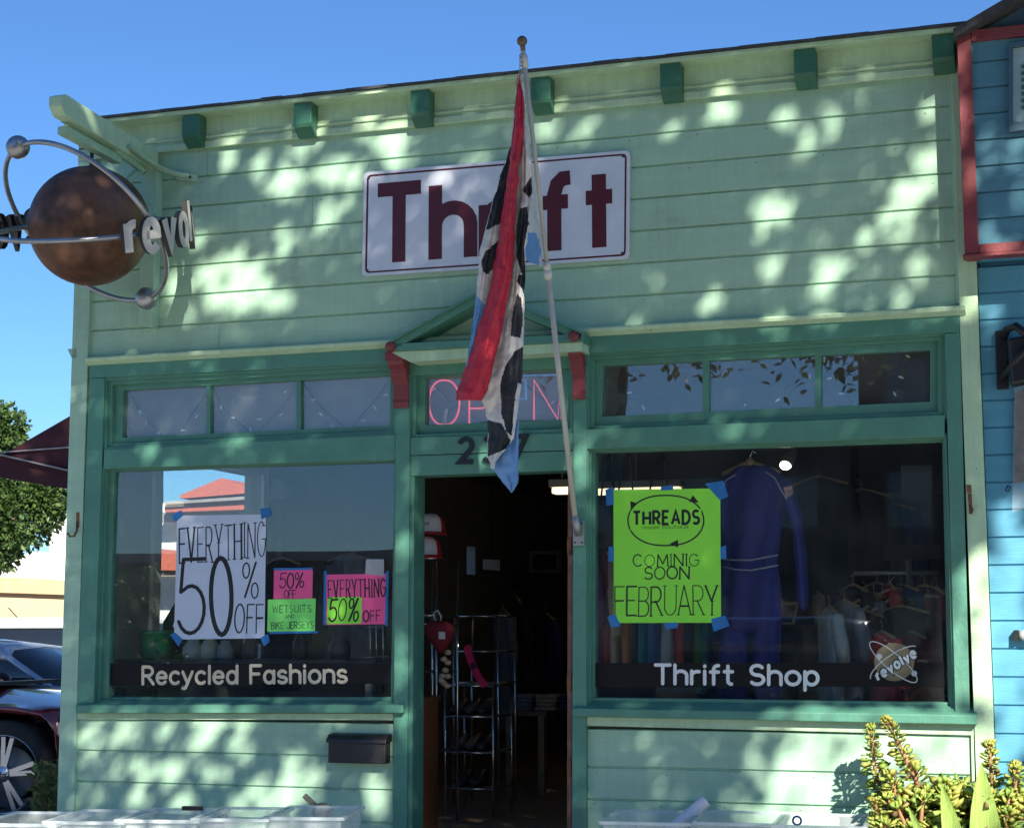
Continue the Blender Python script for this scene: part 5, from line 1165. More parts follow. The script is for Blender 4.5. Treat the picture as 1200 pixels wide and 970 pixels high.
def bin_(label, back, wdt, dep, rot, hgt=.30, base=0.0, colr='clear'):
    """back: back right corner of the rim"""
    P = WZ(back[0], back[1], base+hgt); t = thing('storage_bin', label, 'storage bin', (P.x, P.y, base)); t.rotation_euler = (0, 0, rot); OFF[t] = Vector((0, 0, 0))
    pm = plasticmat('milky_plastic', .24, (.70, .78, .78)); rm = plasticmat('milky_rim', .48, (.74, .82, .82))
    o = [(-wdt, -dep), (0, -dep), (0, 0), (-wdt, 0)]; i_ = [(x*.92-wdt*.04, y*.92-dep*.04) for x, y in o]
    m = MB(); th = .003
    A = [(x, y, 0) for x, y in i_]; B = [(x, y, hgt) for x, y in o]; cx, cy = -wdt/2, -dep/2
    sh = lambda L: [(cx+(x-cx)*(1-.006/wdt*2), cy+(y-cy)*(1-.006/dep*2), z) for x, y, z in L]
    A2, B2 = sh(A), sh(B)
    m.add(A+B+A2+B2, [(j, (j+1) % 4, 4+(j+1) % 4, 4+j) for j in range(4)]+[(8+(j+1) % 4, 8+j, 12+j, 12+(j+1) % 4) for j in range(4)]+[(4+j, 4+(j+1) % 4, 12+(j+1) % 4, 12+j) for j in range(4)]+[(3, 2, 1, 0)])
    m.build('tub', pm, t)
    m = MB()
    e = .018
    for (ax, ay), (bx, by) in zip(o, o[1:]+o[:1]):
        d = Vector((bx-ax, by-ay, 0)).normalized(); n_ = Vector((d.y, -d.x, 0)); p = Vector((ax, ay, hgt))-d*e; q = Vector((bx, by, hgt))+d*0
        m.hexa([p, q, q+n_*e, p+n_*e], [p-Vector((0, 0, .014)), q-Vector((0, 0, .014)), q+n_*e-Vector((0, 0, .016)), p+n_*e-Vector((0, 0, .016))])
    m.build('rim', rm, t)
    return t
rb_ = R(13)
B1 = bin_('clear plastic storage bin at the far left below the corner', (108, 951), .42, .6, rb_, .40)
B2 = bin_('clear plastic storage bin second from the left corner of the shop', (182, 948.5), .40, .6, rb_, .405)
B3 = bin_('clear plastic storage bin with a black handle clip under the left panel', (265, 947), .42, .6, rb_, .41)
m = MB(); m.box(-.25, -.13, -.012, .022, .40, .422); m.build('handle_clip', BLACK, B3, .003)
B4 = bin_('clear plastic storage bin just left of the wooden rattle', (341, 945.5), .38, .6, rb_, .415)
B5 = bin_('clear plastic storage bin holding the wooden rattle', (424, 944), .40, .6, rb_, .42)
B6 = bin_('clear plastic storage bin holding the white paper tube', (820, 950), .44, .6, R(6), .41)
B7 = bin_('clear plastic storage bin beside the plants', (925, 951), .46, .6, R(4), .41)
B8 = bin_('clear plastic storage bin hard against the succulents', (1018, 954), .44, .6, R(4), .41)
t = thing('wooden_rattle', 'pale wooden rattle with banded round head in a bin', 'rattle', W(378, 962, -.34)); TW = mat('pale_wood', (.45, .33, .19), .6, var=.3, scale=12, bump=.2)
m = MB(); c = W(378, 950, -.34); m.ball(c, .062, 16, sc=(1, 1, .8)); m.build('head', TW, t)
m = MB(); m.tube([W(357, 932, -.32), W(370, 944, -.33)], .017, 8); m.build('handle', TW, t)
m = MB(); m.tube(circ(c, Vector((1, 0, .2)).normalized(), Vector((0, 1, .1)).normalized(), .064, 0, 360, 24), .006, 5, cap=False); m.tube(circ(c, Vector((.7, .3, .5)).normalized(), Vector((-.2, 1, -.1)).normalized(), .060, 0, 360, 24), .005, 5, cap=False); m.build('band', mat('dark_wood', (.14, .08, .04), .6), t)
t = thing('paper_tube', 'rolled white paper tube sticking up out of a bin', 'paper roll', W(780, 980, -.5)); m = MB()
a, b = W(770, 986, -.55), W(827, 938, -.42); m.tube([a, b], .033, 16, cap=False); m.tube([a, b], .026, 16, cap=False); m.build('tube', mat('white_card', (.68, .66, .72), .7, var=.04), t)
t = thing('carabiner', 'small blue clip loop standing out of a bin', 'clip', W(934, 968, -.5)); m = MB()
c = W(934, 961, -.36); m.tube(circ(c, Vector((1, 0, 0)), Vector((0, 0, 1)), .022, 0, 360, 16), .006, 6, cap=False); m.build('loop', mat('blue_plastic', (.02, .03, .25), .4), t)

# ================================================================== INSIDE THE SHOP
WHANG = mat('hanger_wood', (.34, .22, .10), .5, var=.3, scale=10)
def cloth(name, c): return mat(name, c, .85, var=.25, scale=8, bump=.5, bscale=9, stretch=(3, 3, .6))
JB = mat('royal_blue_cloth', (.022, .022, .19), .7, var=.25, scale=8, bump=1.0, bscale=4, stretch=(3, 3, .7))
# racing overalls on a hanger, close behind the glass
JY = .42
t = thing('jumpsuit', 'royal blue one piece racing overall with white piping hanging behind the right window', 'overalls', W(880, 835, JY))
def sect(m, rows, n=20, th=.10):
    rings = []
    for i, (y, xa, xb, tk) in enumerate(rows):
        a, b = W(xa, y, JY), W(xb, y, JY); c = (a+b)/2; rx = (b-a).length/2
        rings.append([Vector((c.x+rx*math.cos(2*math.pi*k/n), JY+tk*math.sin(2*math.pi*k/n)*(1+.38*math.sin(k*2.1+i*.35)), c.z+.006*math.sin(k*1.3+i))) for k in range(n)])
    m.loft(rings)
m = MB(); sect(m, [(545, 866, 896, .03), (549, 860, 902, .05), (558, 848, 916, .07), (570, 838, 928, .08), (590, 837, 925, .08), (605, 839, 921, .07), (620, 841, 918, .08), (636, 842, 916, .07), (650, 844, 913, .07), (662, 845, 912, .065), (676, 842, 915, .075), (690, 841, 916, .07), (706, 840, 917, .08), (720, 840, 917, .07), (745, 840, 917, .07)]); body = m.build('torso', JB, t)
for a, b in ((842, 878), (880, 916)):
    m = MB(); sect(m, [(712, a+2, b-2, .055), (728, a+1, b-1, .06), (740, a, b, .065), (755, a+2, b-1, .055), (770, a-1, b, .065), (785, a+1, b+1, .05), (800, a, b-2, .06), (818, a+2, b, .05), (834, a, b-1, .06), (850, a+1, b-1, .05)], 14); m.build('trouser_leg', JB, t)
for P in ([(918, 562), (932, 600), (938, 650), (942, 715)], [(846, 562), (832, 600), (826, 650), (822, 700)]):
    m = MB(); PP_ = [Vector(W(x, y, JY-.02)) for x, y in P]; QQ = [a.lerp(b, q/4) for a, b in zip(PP_[:-1], PP_[1:]) for q in range(4)]+[PP_[-1]]; m.tube(QQ, [.086-.03*i/len(QQ)+jit(.006) for i in range(len(QQ))], 14, flat=.5); m.build('sleeve', JB, t)
tx2 = bpy.data.textures.new('cloth_folds', 'CLOUDS'); tx2.noise_scale = .16; tx2.noise_depth = 2
for o in list(t.children):
    md = o.modifiers.new('sub', 'SUBSURF'); md.levels = 2; md.render_levels = 2
    md = o.modifiers.new('folds', 'DISPLACE'); md.texture = tx2; md.strength = .03; md.texture_coords = 'LOCAL'
PIP = mat('white_piping', (.35, .35, .42), .6)
for P in ([(862, 556), (850, 563), (848, 575)], [(898, 553), (908, 560), (916, 575), (922, 585)], [(848, 655), (862, 656), (880, 656), (912, 650)], [(848, 664), (862, 667), (880, 668), (912, 662)]):
    m = MB(); m.tube([W(x, y, JY-.115) for x, y in P], .0045, 5); m.build('piping', PIP, t)
m = MB(); m.qb([(918, 571), (928, 568), (929, 579), (921, 583)], JY-.12, JY-.11); m.build('arm_patch', mat('patch_red_white', (.5, .25, .25), .7, var=.6, scale=60), t)
t = thing('coat_hanger', 'pale wooden hanger knob and hook holding the blue overall', 'hanger', W(880, 548, JY))
m = MB(); m.tube([W(846, 556, JY), W(878, 541, JY), W(914, 554, JY)], .016, 8); m.ball(W(879, 542, JY), .03, 10); m.build('hanger_arm', WHANG, t)
m = MB(); m.tube([W(879, 542, JY), W(879, 534, JY), W(882, 528, JY), W(886, 531, JY)], .004, 6); m.build('hook', CHROME, t)

# generic garment on a rail, seen from its side: shoulders, body, hanging sleeve
GC = {'black': DARK, 'red': cloth('red_cloth', (.55, .03, .03)), 'dark red': cloth('dark_red_cloth', (.20, .015, .02)), 'navy': cloth('navy_cloth', (.02, .03, .10)), 'grey': cloth('grey_cloth', (.18, .18, .20)), 'tan': cloth('tan_cloth', (.35, .26, .17)),
      'teal': cloth('teal_cloth', (.02, .20, .22)), 'green': cloth('green_cloth', (.04, .22, .05)), 'purple': cloth('purple_cloth', (.13, .03, .14)), 'white': cloth('white_cloth', (.45, .45, .45)), 'blue': cloth('blue_cloth', (.05, .12, .30)), 'plaid': cloth('orange_cloth', (.45, .16, .05))}
def garment(px, py, Y, col, hgt, label, wd_=.42, rz=0.0, group='clothes hanging on the rails'):
    top = W(px, py, Y); t = thing('hanging_garment', label, 'garment', (top.x, top.y, top.z-hgt), group); t.rotation_euler = (0, 0, rz); OFF[t] = Vector((0, 0, 0)); s = random.random()*6
    m = MB(); rings = []
    for u, w, d in ((0, .10, .02), (.02, .20, .03), (.07, .34, .04), (.14, .38, .05), (.35, .36, .05), (.6, .37, .055), (.85, .39, .06), (1, .40, .06)):
        z = hgt*(1-u); n = 18
        rings.append([Vector((d*math.sin(2*math.pi*k/n)*(1+.35*math.sin(k*1.7+s+u*3)), w*.5*math.cos(2*math.pi*k/n), z)) for k in range(n)])
    m.loft(rings); m.build('body', GC[col], t)
    for sg in (-1, 1):
        m = MB(); m.tube([(0, sg*.17, hgt*.93), (.02, sg*.22, hgt*.7), (.03, sg*.215, hgt*(.45+.1*math.sin(s)))], [.05, .055, .045], 10, flat=.8); m.build('sleeve', GC[col], t)
    m = MB(); m.tube([(0, -.19, hgt*.955), (0, 0, hgt+.012), (0, .19, hgt*.955)], .011, 6); m.tube([(0, 0, hgt+.01), (0, 0, hgt+.05), (.0, .02, hgt+.075), (0, .035, hgt+.06)], .003, 5); m.build('hanger', WHANG, t)
    return t
# right rack
t = thing('clothes_rack', 'steel clothes rack with upright post behind the right end of the window', 'clothes rack', (W(1068, 770, .9).x, .9, .14))
b = W(1066, 700, .9); ra, rb2 = W(1000, 672, .9), W(1100, 668, .9)
m = MB(); m.tube([(b.x, .9, .14), (b.x, .9, W(1066, 650, .9).z)], .018, 10); m.build('post', STEEL, t)
m = MB(); m.tube([(ra.x, .9, ra.z), (rb2.x, .9, ra.z)], .014, 10); m.build('rail', STEEL, t)
m = MB(); m.box(W(1036, 650, .86).x, W(1104, 650, .86).x, .85, .88, W(1066, 656, .86).z, W(1066, 638, .86).z); m.build('label_holder', DARK, t, .004)
m = MB(); m.tube([(b.x-.3, .9, .16), (b.x+.3, .9, .16)], .016, 8); m.tube([(b.x, .6, .16), (b.x, 1.2, .16)], .016, 8); m.build('foot', STEEL, t)
wh = ['left end of the right rack', 'second on the right rack', 'third on the right rack', 'middle of the right rack', 'fifth on the right rack', 'sixth on the right rack', 'seventh on the right rack', 'right end of the right rack']
for k, c in enumerate(('black', 'grey', 'black', 'red', 'navy', 'dark red', 'black', 'dark red')):
    garment(1000+k*14, 690+jit(5), .86+jit(.05), c, .80+jit(.12), c+' garment hanging at the '+wh[k] if 'end' in wh[k] or 'middle' in wh[k] else c+' garment hanging '+wh[k], rz=R(38+jit(22)))
garment(960, 560, 1.5, 'black', .95, 'long black coat hanging high at the back of the right window', rz=R(80))
garment(845, 690, .95, 'navy', .8, 'navy top hanging behind the blue overall', rz=R(50))
# rack behind the lime poster
t = thing('clothes_rack', 'long steel clothes rail behind the lime poster', 'clothes rack', (W(780, 770, 1.1).x, 1.1, .14))
a, b = W(694, 640, 1.1), W(850, 642, 1.1)
m = MB(); m.tube([(a.x, 1.1, a.z), (b.x, 1.1, a.z)], .014, 8); m.build('rail', STEEL, t)
for x in (a.x, b.x): m = MB(); m.tube([(x, 1.1, .14), (x, 1.1, a.z)], .016, 8); m.build('post', STEEL, t)
for k, c in enumerate(('purple', 'dark red', 'tan', 'plaid', 'black', 'teal', 'blue', 'white', 'red', 'black', 'green', 'teal', 'grey', 'purple')):
    nm = ('leftmost', 'second', 'third', 'fourth', 'fifth', 'sixth', 'seventh', 'eighth', 'ninth', 'tenth', 'eleventh', 'twelfth', 'thirteenth', 'rightmost')[k]
    garment(700+k*11.5, 648+jit(3), 1.1, c, .78+jit(.09), c.replace('plaid', 'orange')+' garment, '+nm+' on the rail behind the lime poster', rz=R(15+jit(14)))
# bags hanging at the top left of the right window
for k, (px, w, lb) in enumerate(((712, 18, 'dark handbag with thin straps hanging leftmost above the lime poster'), (733, 22, 'dark handbag with a pointed strap hanging beside the blue tape'), (772, 30, 'black shoulder bag with crossed straps hanging over the lime poster'))):
    Yq = .55; t = thing('handbag', lb, 'bag', W(px, 640, Yq), 'bags hanging above the poster'); m = MB()
    a, b = W(px-w*.6, 588, Yq), W(px+w*.6, 645, Yq); m.loft([[Vector(((a.x+b.x)/2+(b.x-a.x)/2*s_*math.copysign(abs(math.cos(q))**.5, math.cos(q)), Yq+.06*s_*math.sin(q), z)) for q in [2*math.pi*i/16 for i in range(16)]] for z, s_ in ((a.z, .8), (a.z-.02, .9), ((a.z+b.z)/2, 1), (b.z+.02, 1), (b.z, .85))]); m.build('bag_body', DARK, t)
    m = MB(); m.tube([W(px-w*.45, 588, Yq), W(px-3, 540, Yq), W(px+4, 530, Yq), W(px+w*.45, 588, Yq)], .011, 6, flat=.5); m.build('strap', DARK, t)

# lights that are lit in the photograph
LIT = mat('lit_tube', (.9, .85, .7), .5, emit=(1.0, .82, .52, .8))
FIX = mat('fixture_white', (.4, .38, .34), .6)
def fixture(lb, a, b, Y):
    p, q = W(*a, Y), W(*b, Y); t = thing('ceiling_light', lb, 'ceiling light', (p+q)/2)
    m = MB(); m.box(p.x, q.x, Y-.08, Y+.08, p.z+.02, p.z+.08); m.build('housing', FIX, t, .005)
    m = MB(); m.box(p.x+.02, q.x-.02, Y-.06, Y+.06, p.z-.03, p.z+.018); m.build('diffuser', LIT, t, .01)
    m = MB(); m.tube([((p.x+q.x)/2, Y, p.z+.08), ((p.x+q.x)/2, Y, CEIL)], .008, 6); m.build('rod', FIX, t)
fixture('glowing fluorescent ceiling light seen over the tops of the bags', (692, 576), (800, 574), 5.0)
fixture('glowing cream ceiling light in the top right corner of the doorway', (646, 574.5), (672, 574), 3.2)
t = thing('spot_lamp', 'small lit spot lamp near the top of the right window', 'spot lamp', W(922, 541, .9)); c = W(923, 541, .9)
m = MB(); d = Vector((-.25, -.55, -.6)).normalized(); m.tube([c-d*.11, c-d*.02, c+d*.03], [.022, .038, .044], 14); m.build('shade', mat('grey_lamp_metal', (.16, .14, .12), .5), t)
m = MB(); m.ball(c+d*.033, .036, 12, sc=(1, 1, .8)); m.build('lamp_bulb', mat('lit_bulb', (1, .9, .7), .5, emit=(1, .88, .62, 9)), t)
m = MB(); m.tube([c-d*.1, Vector((c.x-.03, c.y+.06, CEIL))], .009, 6); m.build('stem', DARK, t)
# mirror standing in for the blue-white side window seen behind the overall
t = thing('window_mirror', 'small mirror standing in for a side window low behind the blue overall', 'mirror', W(925, 735, .95)); m = MB(); m.qb([(911, 705), (935, 705), (931, 731), (911, 731)], .9, .92); m.build('frame', WHANG, t)
m = MB(); m.qb([(912, 709), (933, 709), (928, 729), (912, 729)], .896, .8985); m.build('mirror_glass', mat('mirror_glass', (.75, .8, .85), .03, metal=1, var=.02), t)
t = thing('panel_board', 'grey panelled board standing at the right end of the shop window', 'board', W(1085, 700, 1.8)); m = MB(); m.qb([(1056, 545), (1092, 545), (1096, 780), (1058, 780)], 1.7, 1.74); m.build('panel', mat('grey_panel', (.16, .155, .15), .7), t)

# left window ledge
t = thing('display_shelf', 'dark display shelf behind the left window', 'shelf', (W(300, 800, .5).x, .5, .14)); z = W(280, 772, .5).z
m = MB(); m.box(W(150, 772, .5).x, W(455, 772, .5).x, .3, .8, z-.03, z); m.build('shelf_top', mat('dark_board', (.06, .055, .05), .6), t, .004)
for x in (W(160, 772, .5).x, W(445, 772, .5).x):
    for y in (.34, .76): m = MB(); m.box(x-.02, x+.02, y-.02, y+.02, .14, z-.03); m.build('leg', STEEL, t)
t = thing('plant_pot', 'bright green enamel pot on the ledge behind the left window', 'pot', W(182, 775, .42)); c = W(182, 775, .42)
m = MB(); m.lathe((c.x, .42, z+.001), [(.085, 0), (.10, .08), (.105, .16), (.112, .165), (.112, .185), (.10, .185)], 24); m.build('pot', mat('green_enamel', (.01, .20, .085), .35), t)
t = thing('bent_wood_chair', 'dark rounded chair back behind the large white poster', 'chair', W(222, 790, .75)); m = MB()
m.tube([W(192, 775, .62), W(197, 730, .62), W(215, 700, .62), W(240, 690, .62), W(262, 700, .62), W(278, 740, .62), W(280, 775, .62)], .035, 8); m.build('back_rail', DARK, t)
m = MB(); m.qb([(198, 735), (275, 735), (278, 772), (196, 772)], .60, .64); m.build('back_panel', DARK, t, .01)
GW = mat('clouded_glass', (.42, .46, .46), .25, var=.2); 
for k, (px, py, r_, h_, lb) in enumerate(((226, 772, .07, .13, 'clouded glass jar leftmost under the white poster'), (246, 772, .06, .15, 'tall clouded glass jar under the white poster'), (264, 772, .055, .12, 'squat clouded glass jar right of the tall jar'), (293, 770, .05, .14, 'dark bottle shaped jar left of the gap between the posters'), (352, 768, .05, .17, 'dark vase under the green note'), (398, 768, .07, .15, 'round dark vase under the pink poster'))):
    t = thing('glass_jar' if k < 3 else 'dark_vase', lb, 'jar' if k < 3 else 'vase', (W(px, py, .45).x, .45, z+.001)); m = MB()
    m.lathe((W(px, py, .45).x, .45, z+.001), [(r_*.8, 0), (r_, .01), (r_, h_*.6), (r_*.6, h_*.85), (r_*.62, h_), (r_*.5, h_)], 20); m.build('vessel', GW if k < 3 else mat('dark_glaze', (.07, .06, .055), .3, var=.3), t)
t = thing('wire_rack', 'thin chrome wire stand behind the pink poster', 'wire stand', W(440, 800, .4)); m = MB()
for x in (434, 441, 449): m.tube([W(x, 690, .36), W(x, 812, .36)], .004, 5)
m.build('upright', CHROME, t); m = MB(); m.tube([W(420, 735, .36), W(455, 733, .36)], .004, 5); m.tube([W(420, 770, .36), W(455, 769, .36)], .004, 5); m.build('crossbar', CHROME, t)
garment(330, 655, 1.2, 'black', .9, 'black dress hanging deep behind the left window between the notes', rz=R(70))
garment(410, 650, 1.3, 'grey', .9, 'grey dress hanging deep behind the pink poster', rz=R(75))
t = thing('floor_lamp', 'pale upright lamp column standing behind the left window', 'lamp', W(325, 790, 2.6)); m = MB(); c = W(326, 700, 2.6); m.tube([(c.x, 2.6, .14), (c.x, 2.6, W(326, 585, 2.6).z)], .03, 10); m.build('column', mat('pale_column', (.3, .3, .3), .6), t)
m = MB(); m.lathe((c.x, 2.6, W(326, 585, 2.6).z), [(.11, 0), (.07, .16), (.06, .16)], 16); m.build('lamp_shade', mat('linen_shade', (.32, .31, .29), .8), t)

# doorway: glass shelf case with caps, bag, shells, belt, wire racks
SY = .95
t = thing('shelf_stand', 'chrome framed shelf stand just inside the doorway', 'shelf stand', (W(500, 930, SY).x, SY, .14))
zs_ = [W(500, y, SY).z for y in (654, 721, 731, 786, 880)]; xa, xb = W(482, 700, SY).x, W(512, 700, SY).x
for x in (xa, xb):
    for y in (SY, SY+.4): m = MB(); m.tube([(x, y, .14), (x, y, zs_[0])], .009, 8); m.build('upright', CHROME, t)
for z in zs_: m = MB(); m.box(xa, xb, SY, SY+.4, z-.012, z); m.build('shelf', mat('smoked_shelf', (.05, .05, .05), .3), t)
for z in zs_[:3]: m = MB(); m.tube([(xa, SY-.012, z), (xb, SY-.012, z)], .008, 6); m.build('shelf_edge', CHROME, t)
CAPR = cloth('cap_red', (.42, .01, .02)); CAPW = mat('cap_white_foam', (.62, .58, .58), .9, var=.05)
for (px, py, lb) in ((501, 625, 'upper red and white trucker cap on top of the shelf stand'), (496, 652, 'lower red and white trucker cap on the shelf stand')):
    c = W(px, py, SY-.02); t = thing('trucker_cap', lb, 'cap', c, 'trucker caps'); n = 20
    prof = [(.098, 0), (.10, .03), (.096, .07), (.085, .10), (.06, .125), (.03, .135), (.004, .137)]
    m = MB(); m.lathe((c.x, c.y+.06, c.z), prof, n); m.build('crown', CAPR, t)
    m = MB(); rings = []
    for r_, h_ in prof[:6]: rings.append([Vector((c.x+(r_+.004)*math.sin(a)+.002, c.y+.06-(r_+.004)*math.cos(a), c.z+h_)) for a in [R(-62+124*i/14) for i in range(15)]])
    m.loft(rings, closed=False, cap=False); fp = m.build('front_panel', CAPW, t)
    m = MB(); cc = Vector((c.x+.004, c.y-.046, c.z+.062)); m.obox(cc, (1, 0, 0), (0, 1, 0), (0, 0, 1), .022, .003, .009); m.build('badge', mat('badge_grey', (.25, .25, .27), .7, var=.4, scale=80), fp)
    m = MB(); top_ = []; n = 14
    for i in range(n+1):
        a = R(-75+150*i/n); top_.append((Vector((c.x+.098*math.sin(a), c.y+.06-.098*math.cos(a), c.z+.012)), Vector((c.x+.125*math.sin(a)+.02, c.y+.05-.175*math.cos(a)**.8 if math.cos(a) > 0 else c.y, c.z-.012+.012*math.cos(a)))))
    m.add([p for q in top_ for p in q]+[p-Vector((0, 0, .008)) for q in top_ for p in q], [(2*i, 2*i+1, 2*i+3, 2*i+2) for i in range(n)]+[(2*n+2+2*i, 2*n+4+2*i, 2*n+5+2*i, 2*n+3+2*i) for i in range(n)]+[(2*i+1, 2*n+3+2*i, 2*n+5+2*i, 2*i+3) for i in range(n)], 0, True); m.build('brim', CAPR, t)
Yq = SY-.07
t = thing('red_bag', 'dark red drawstring bag with a white tag hung on the shelf stand', 'bag', W(515, 762, Yq)); m = MB(); rings = []
for y, xa2, xb2, d_ in ((727, 508, 520, .02), (731, 500, 529, .05), (738, 496, 533, .07), (748, 501, 530, .08), (757, 508, 524, .06), (764, 513, 521, .03)):
    a, b = W(xa2, y, Yq), W(xb2, y, Yq); rings.append([Vector(((a.x+b.x)/2+(b.x-a.x)/2*math.cos(q), Yq+d_*math.sin(q)*.6*(1+.2*math.sin(3*q)), a.z)) for q in [2*math.pi*i/16 for i in range(16)]])
m.loft(rings); m.build('bag_body', cloth('wine_cloth', (.16, .008, .018)), t)
m = MB(); m.qb([(514, 740), (521.5, 740), (521.5, 748.5), (514, 748.5)], Yq-.065, Yq-.062); m.build('tag', mat('tag_paper', (.55, .55, .55), .8), t)
m = MB(); m.tube([W(510, 727, Yq), W(508, 718, Yq-.02), W(513, 715, Yq-.03), W(517, 722, Yq-.02), W(516, 728, Yq)], .006, 6); m.build('cord', mat('white_cord', (.5, .5, .48), .8), t)
t = thing('shell_string', 'string of pale seashells hanging below the dark red bag', 'shell string', W(521, 806, Yq)); SHM = mat('seashell', (.42, .31, .22), .5, var=.35, scale=40)
for (x, y) in ((525, 764), (520, 772), (525, 776), (522, 785), (518, 792), (525, 792), (520, 800), (524, 803), (517, 797)):
    m = MB(); m.ball(W(x, y, Yq-.01+jit(.015)), .021, 10, sc=(1.15, .7, .85)); m.build('shell', SHM, t)
m = MB(); m.tube([W(521, 757, Yq), W(522, 804, Yq)], .003, 5); m.build('string', CORD, t)
Yq = 1.55
t = thing('pink_belt', 'hot pink belt with black buckle holes draped over the wire rack', 'belt', W(560, 806, Yq)); m = MB()
P = [(547, 756), (549, 766), (553, 778), (560, 792), (569, 804)]; A = [W(x-3.8, y+1.5, Yq) for x, y in P]; B = [W(x+3.8, y-1.5, Yq) for x, y in P]; n = len(P)
m.add(A+B+[a+Vector((0, .006, 0)) for a in A+B], [(i, i+1, n+i+1, n+i) for i in range(n-1)]+[(2*n+i, 3*n+i, 3*n+i+1, 2*n+i+1) for i in range(n-1)]); m.build('strap', mat('hot_pink_cloth', (.55, .01, .10), .7), t)
m = MB(); m.obox(W(554.5, 780, Yq-.006), (.6, 0, -.8), (0, 1, 0), (.8, 0, .6), .020, .005, .017); m.build('buckle', BLACK, t)
def wire(lb, px0, px1, pys, Y, dp, bot=930):
    t = thing('wire_shelf', lb, 'wire shelf', ((W(px0, bot, Y).x+W(px1, bot, Y).x)/2, Y, .14), 'wire shelves inside the doorway'); xa, xb = W(px0, 800, Y).x, W(px1, 800, Y).x; zt2 = W(px0, pys[0], Y).z
    for x in (xa, xb):
        for y in (Y, Y+dp): m = MB(); m.tube([(x, y, .14), (x, y, zt2)], .010, 7); m.build('upright', CHROME, t)
    for p in pys:
        z = W(px0, p, Y).z; m = MB(); m.tube([(xa, Y, z), (xb, Y, z), (xb, Y+dp, z), (xa, Y+dp, z), (xa, Y, z)], .009, 6)
        for k in range(1, 5): m.tube([(xa+(xb-xa)*k/5, Y, z), (xa+(xb-xa)*k/5, Y+dp, z)], .004, 5)
        m.build('shelf', CHROME, t)
    return t, xa, xb
wire('low chrome wire shelf of dark shoes left of the aisle', 522, 578, (803, 839, 881, 923), 1.6, .4)
wire('taller chrome wire shelf behind the pink belt', 532, 584, (722, 763, 800), 2.4, .4)
SHOE = mat('dark_leather', (.03, .028, .03), .35, var=.3)
for k, (px, py) in enumerate(((540, 838), (556, 838), (570, 838), (540, 880), (556, 880), (570, 880), (545, 922), (562, 922))):
    c = W(px, py, 1.8); t = thing('shoe', 'dark leather shoe on the low chrome wire shelf', 'shoe', (c.x, 1.8, c.z+.02), 'shoes on the wire shelf')
    m = MB(); rings = []
    for y, w, h_ in ((-.14, .015, .02), (-.12, .036, .045), (-.06, .043, .065), (0, .04, .085), (.06, .036, .10), (.11, .034, .10), (.135, .02, .08)):
        rings.append([Vector((c.x+w*math.cos(q), 1.8+y, c.z+.022+max(0, h_*.5+h_*.5*math.sin(q)))) for q in [2*math.pi*i/14 for i in range(14)]])
    m.loft(rings); m.build('upper', SHOE, t); m = MB(); m.box(c.x-.035, c.x+.035, 1.68, 1.93, c.z+.014, c.z+.021); m.build('sole', BLACK, t)
t = thing('trestle_table', 'dark cloth covered table deep inside the shop', 'table', W(610, 905, 3.3)); a, b = W(588, 832, 3.3), W(640, 832, 3.3)
m = MB(); m.box(a.x, b.x, 3.3, 4.3, a.z-.04, a.z); m.build('tabletop', mat('table_wood', (.16, .11, .07), .6), t)
for x in (a.x+.05, b.x-.05):
    for y in (3.35, 4.25): m = MB(); m.box(x-.025, x+.025, y-.025, y+.025, .14, a.z-.041); m.build('leg', WHANG, t)
for k, c in enumerate(('grey', 'tan', 'navy')):
    t = thing('folded_pile', c+' folded clothes piled on the dark table', 'folded clothes', (a.x+.15+k*.22, 3.5, a.z)); m = MB()
    for j in range(4): m.box(a.x+.06+k*.2+jit(.01), a.x+.23+k*.2+jit(.01), 3.36+jit(.01), 3.62, a.z+.001+j*.031, a.z+.03+j*.031)
    m.build('stack', GC[c], t, .008)
garment(605, 700, 4.6, 'black', 1.0, 'black dress at the back of the aisle left of the framed picture', rz=R(30)); garment(640, 720, 4.8, 'navy', 1.0, 'navy dress at the back of the aisle under the framed picture', rz=R(40))
garment(590, 715, 4.4, 'grey', 1.0, 'grey jacket at the back of the aisle beside the bright back window', rz=R(35))
t = thing('framed_picture', 'dark framed picture on the back wall seen through the door', 'picture', W(638, 670, 8)); m = MB(); ring(m, [(620, 645), (657, 645), (657, 671), (620, 671)], [(624.5, 649), (652, 649), (652, 667), (624.5, 667)], 8.0, 8.05); m.build('frame', mat('grey_frame', (.22, .21, .20), .5), t)
m = MB(); m.qb([(624, 648), (653, 648), (653, 668), (624, 668)], 8.02, 8.05); m.build('picture', DARK, t)
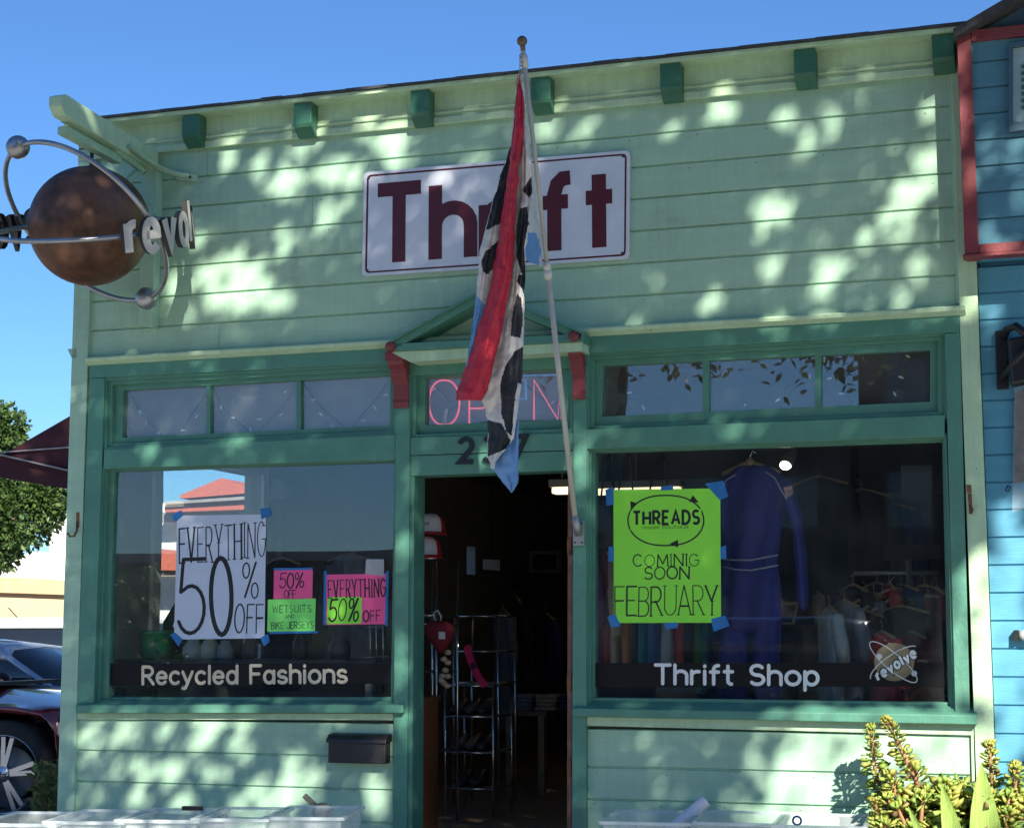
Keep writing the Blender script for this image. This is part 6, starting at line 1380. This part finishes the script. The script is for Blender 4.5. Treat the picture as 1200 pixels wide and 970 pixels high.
t = thing('hanging_sign', 'pale lit card sign beside the bright back window', 'sign', W(576, 669, 7.5)); m = MB(); m.qb([(566, 655), (586, 656), (586, 668.5), (566, 667)], 7.5, 7.52); m.build('card', mat('cream_card', (.5, .44, .32), .7, var=.3, scale=20), t)
m = MB(); m.tube([(W(576, 655, 7.5).x, 7.51, W(576, 655, 7.5).z), (W(576, 655, 7.5).x, 7.51, CEIL)], .004, 5); m.build('wire', CORD, t)

# brightly lit red clothes low at the right end of the window, and loose hangers on the rack
garment(1034, 742, .44, 'red', .62, 'bright red garment low at the right end of the window under the planet decal', rz=R(28))
garment(1066, 742, .55, 'dark red', .62, 'dark red garment low at the right window corner', rz=R(35))
for k, (px, py, rz) in enumerate(((1012, 702, 20), (1024, 694, 35), (1034, 698, 55), (1044, 690, 15), (1054, 696, 42))):
    p = W(px, py, .78); nm = ('leftmost', 'second', 'third', 'fourth', 'rightmost')[k]
    t = thing('coat_hanger', 'pale wooden coat hanger, '+nm+' of the loose ones on the right rack', 'hanger', p, 'loose hangers on the right rack'); t.rotation_euler = (0, 0, R(rz)); OFF[t] = Vector((0, 0, 0))
    m = MB(); m.tube([(-.20, 0, -.10), (-.02, 0, -.005), (.02, 0, -.005), (.20, 0, -.10)], .014, 7, flat=.6); m.build('hanger_arm', mat('pale_hanger_wood', (.50, .36, .18), .5, var=.3, scale=10), t); m = MB(); m.tube([(0, 0, 0), (0, 0, .05), (.02, 0, .075), (.035, 0, .055)], .003, 5); m.build('hook', CHROME, t)

for k, (px, py, c, lb, rz) in enumerate(((990, 705, 'grey', 'pale grey garment in front of the right rack beside the small mirror', 30), (972, 712, 'white', 'white garment low between the overall and the right rack', 20), (1008, 716, 'black', 'black garment in front at the left of the right rack', 50), (1056, 712, 'black', 'black garment in front of the rack post', 65), (1088, 700, 'black', 'black jacket in front at the right end of the right rack', 70), (950, 690, 'tan', 'tan garment hanging in the middle of the right window', 25), (935, 600, 'black', 'black coat hanging behind the sleeve of the overall', 60), (1010, 575, 'black', 'large black coat hanging high near the panel board', 80), (1040, 590, 'navy', 'navy coat hanging high beside the panel board', 70))):
    garment(px, py, (.66 if k < 5 else 1.6)+jit(.05), c, .72+.2*(k > 5), lb, rz=R(rz))
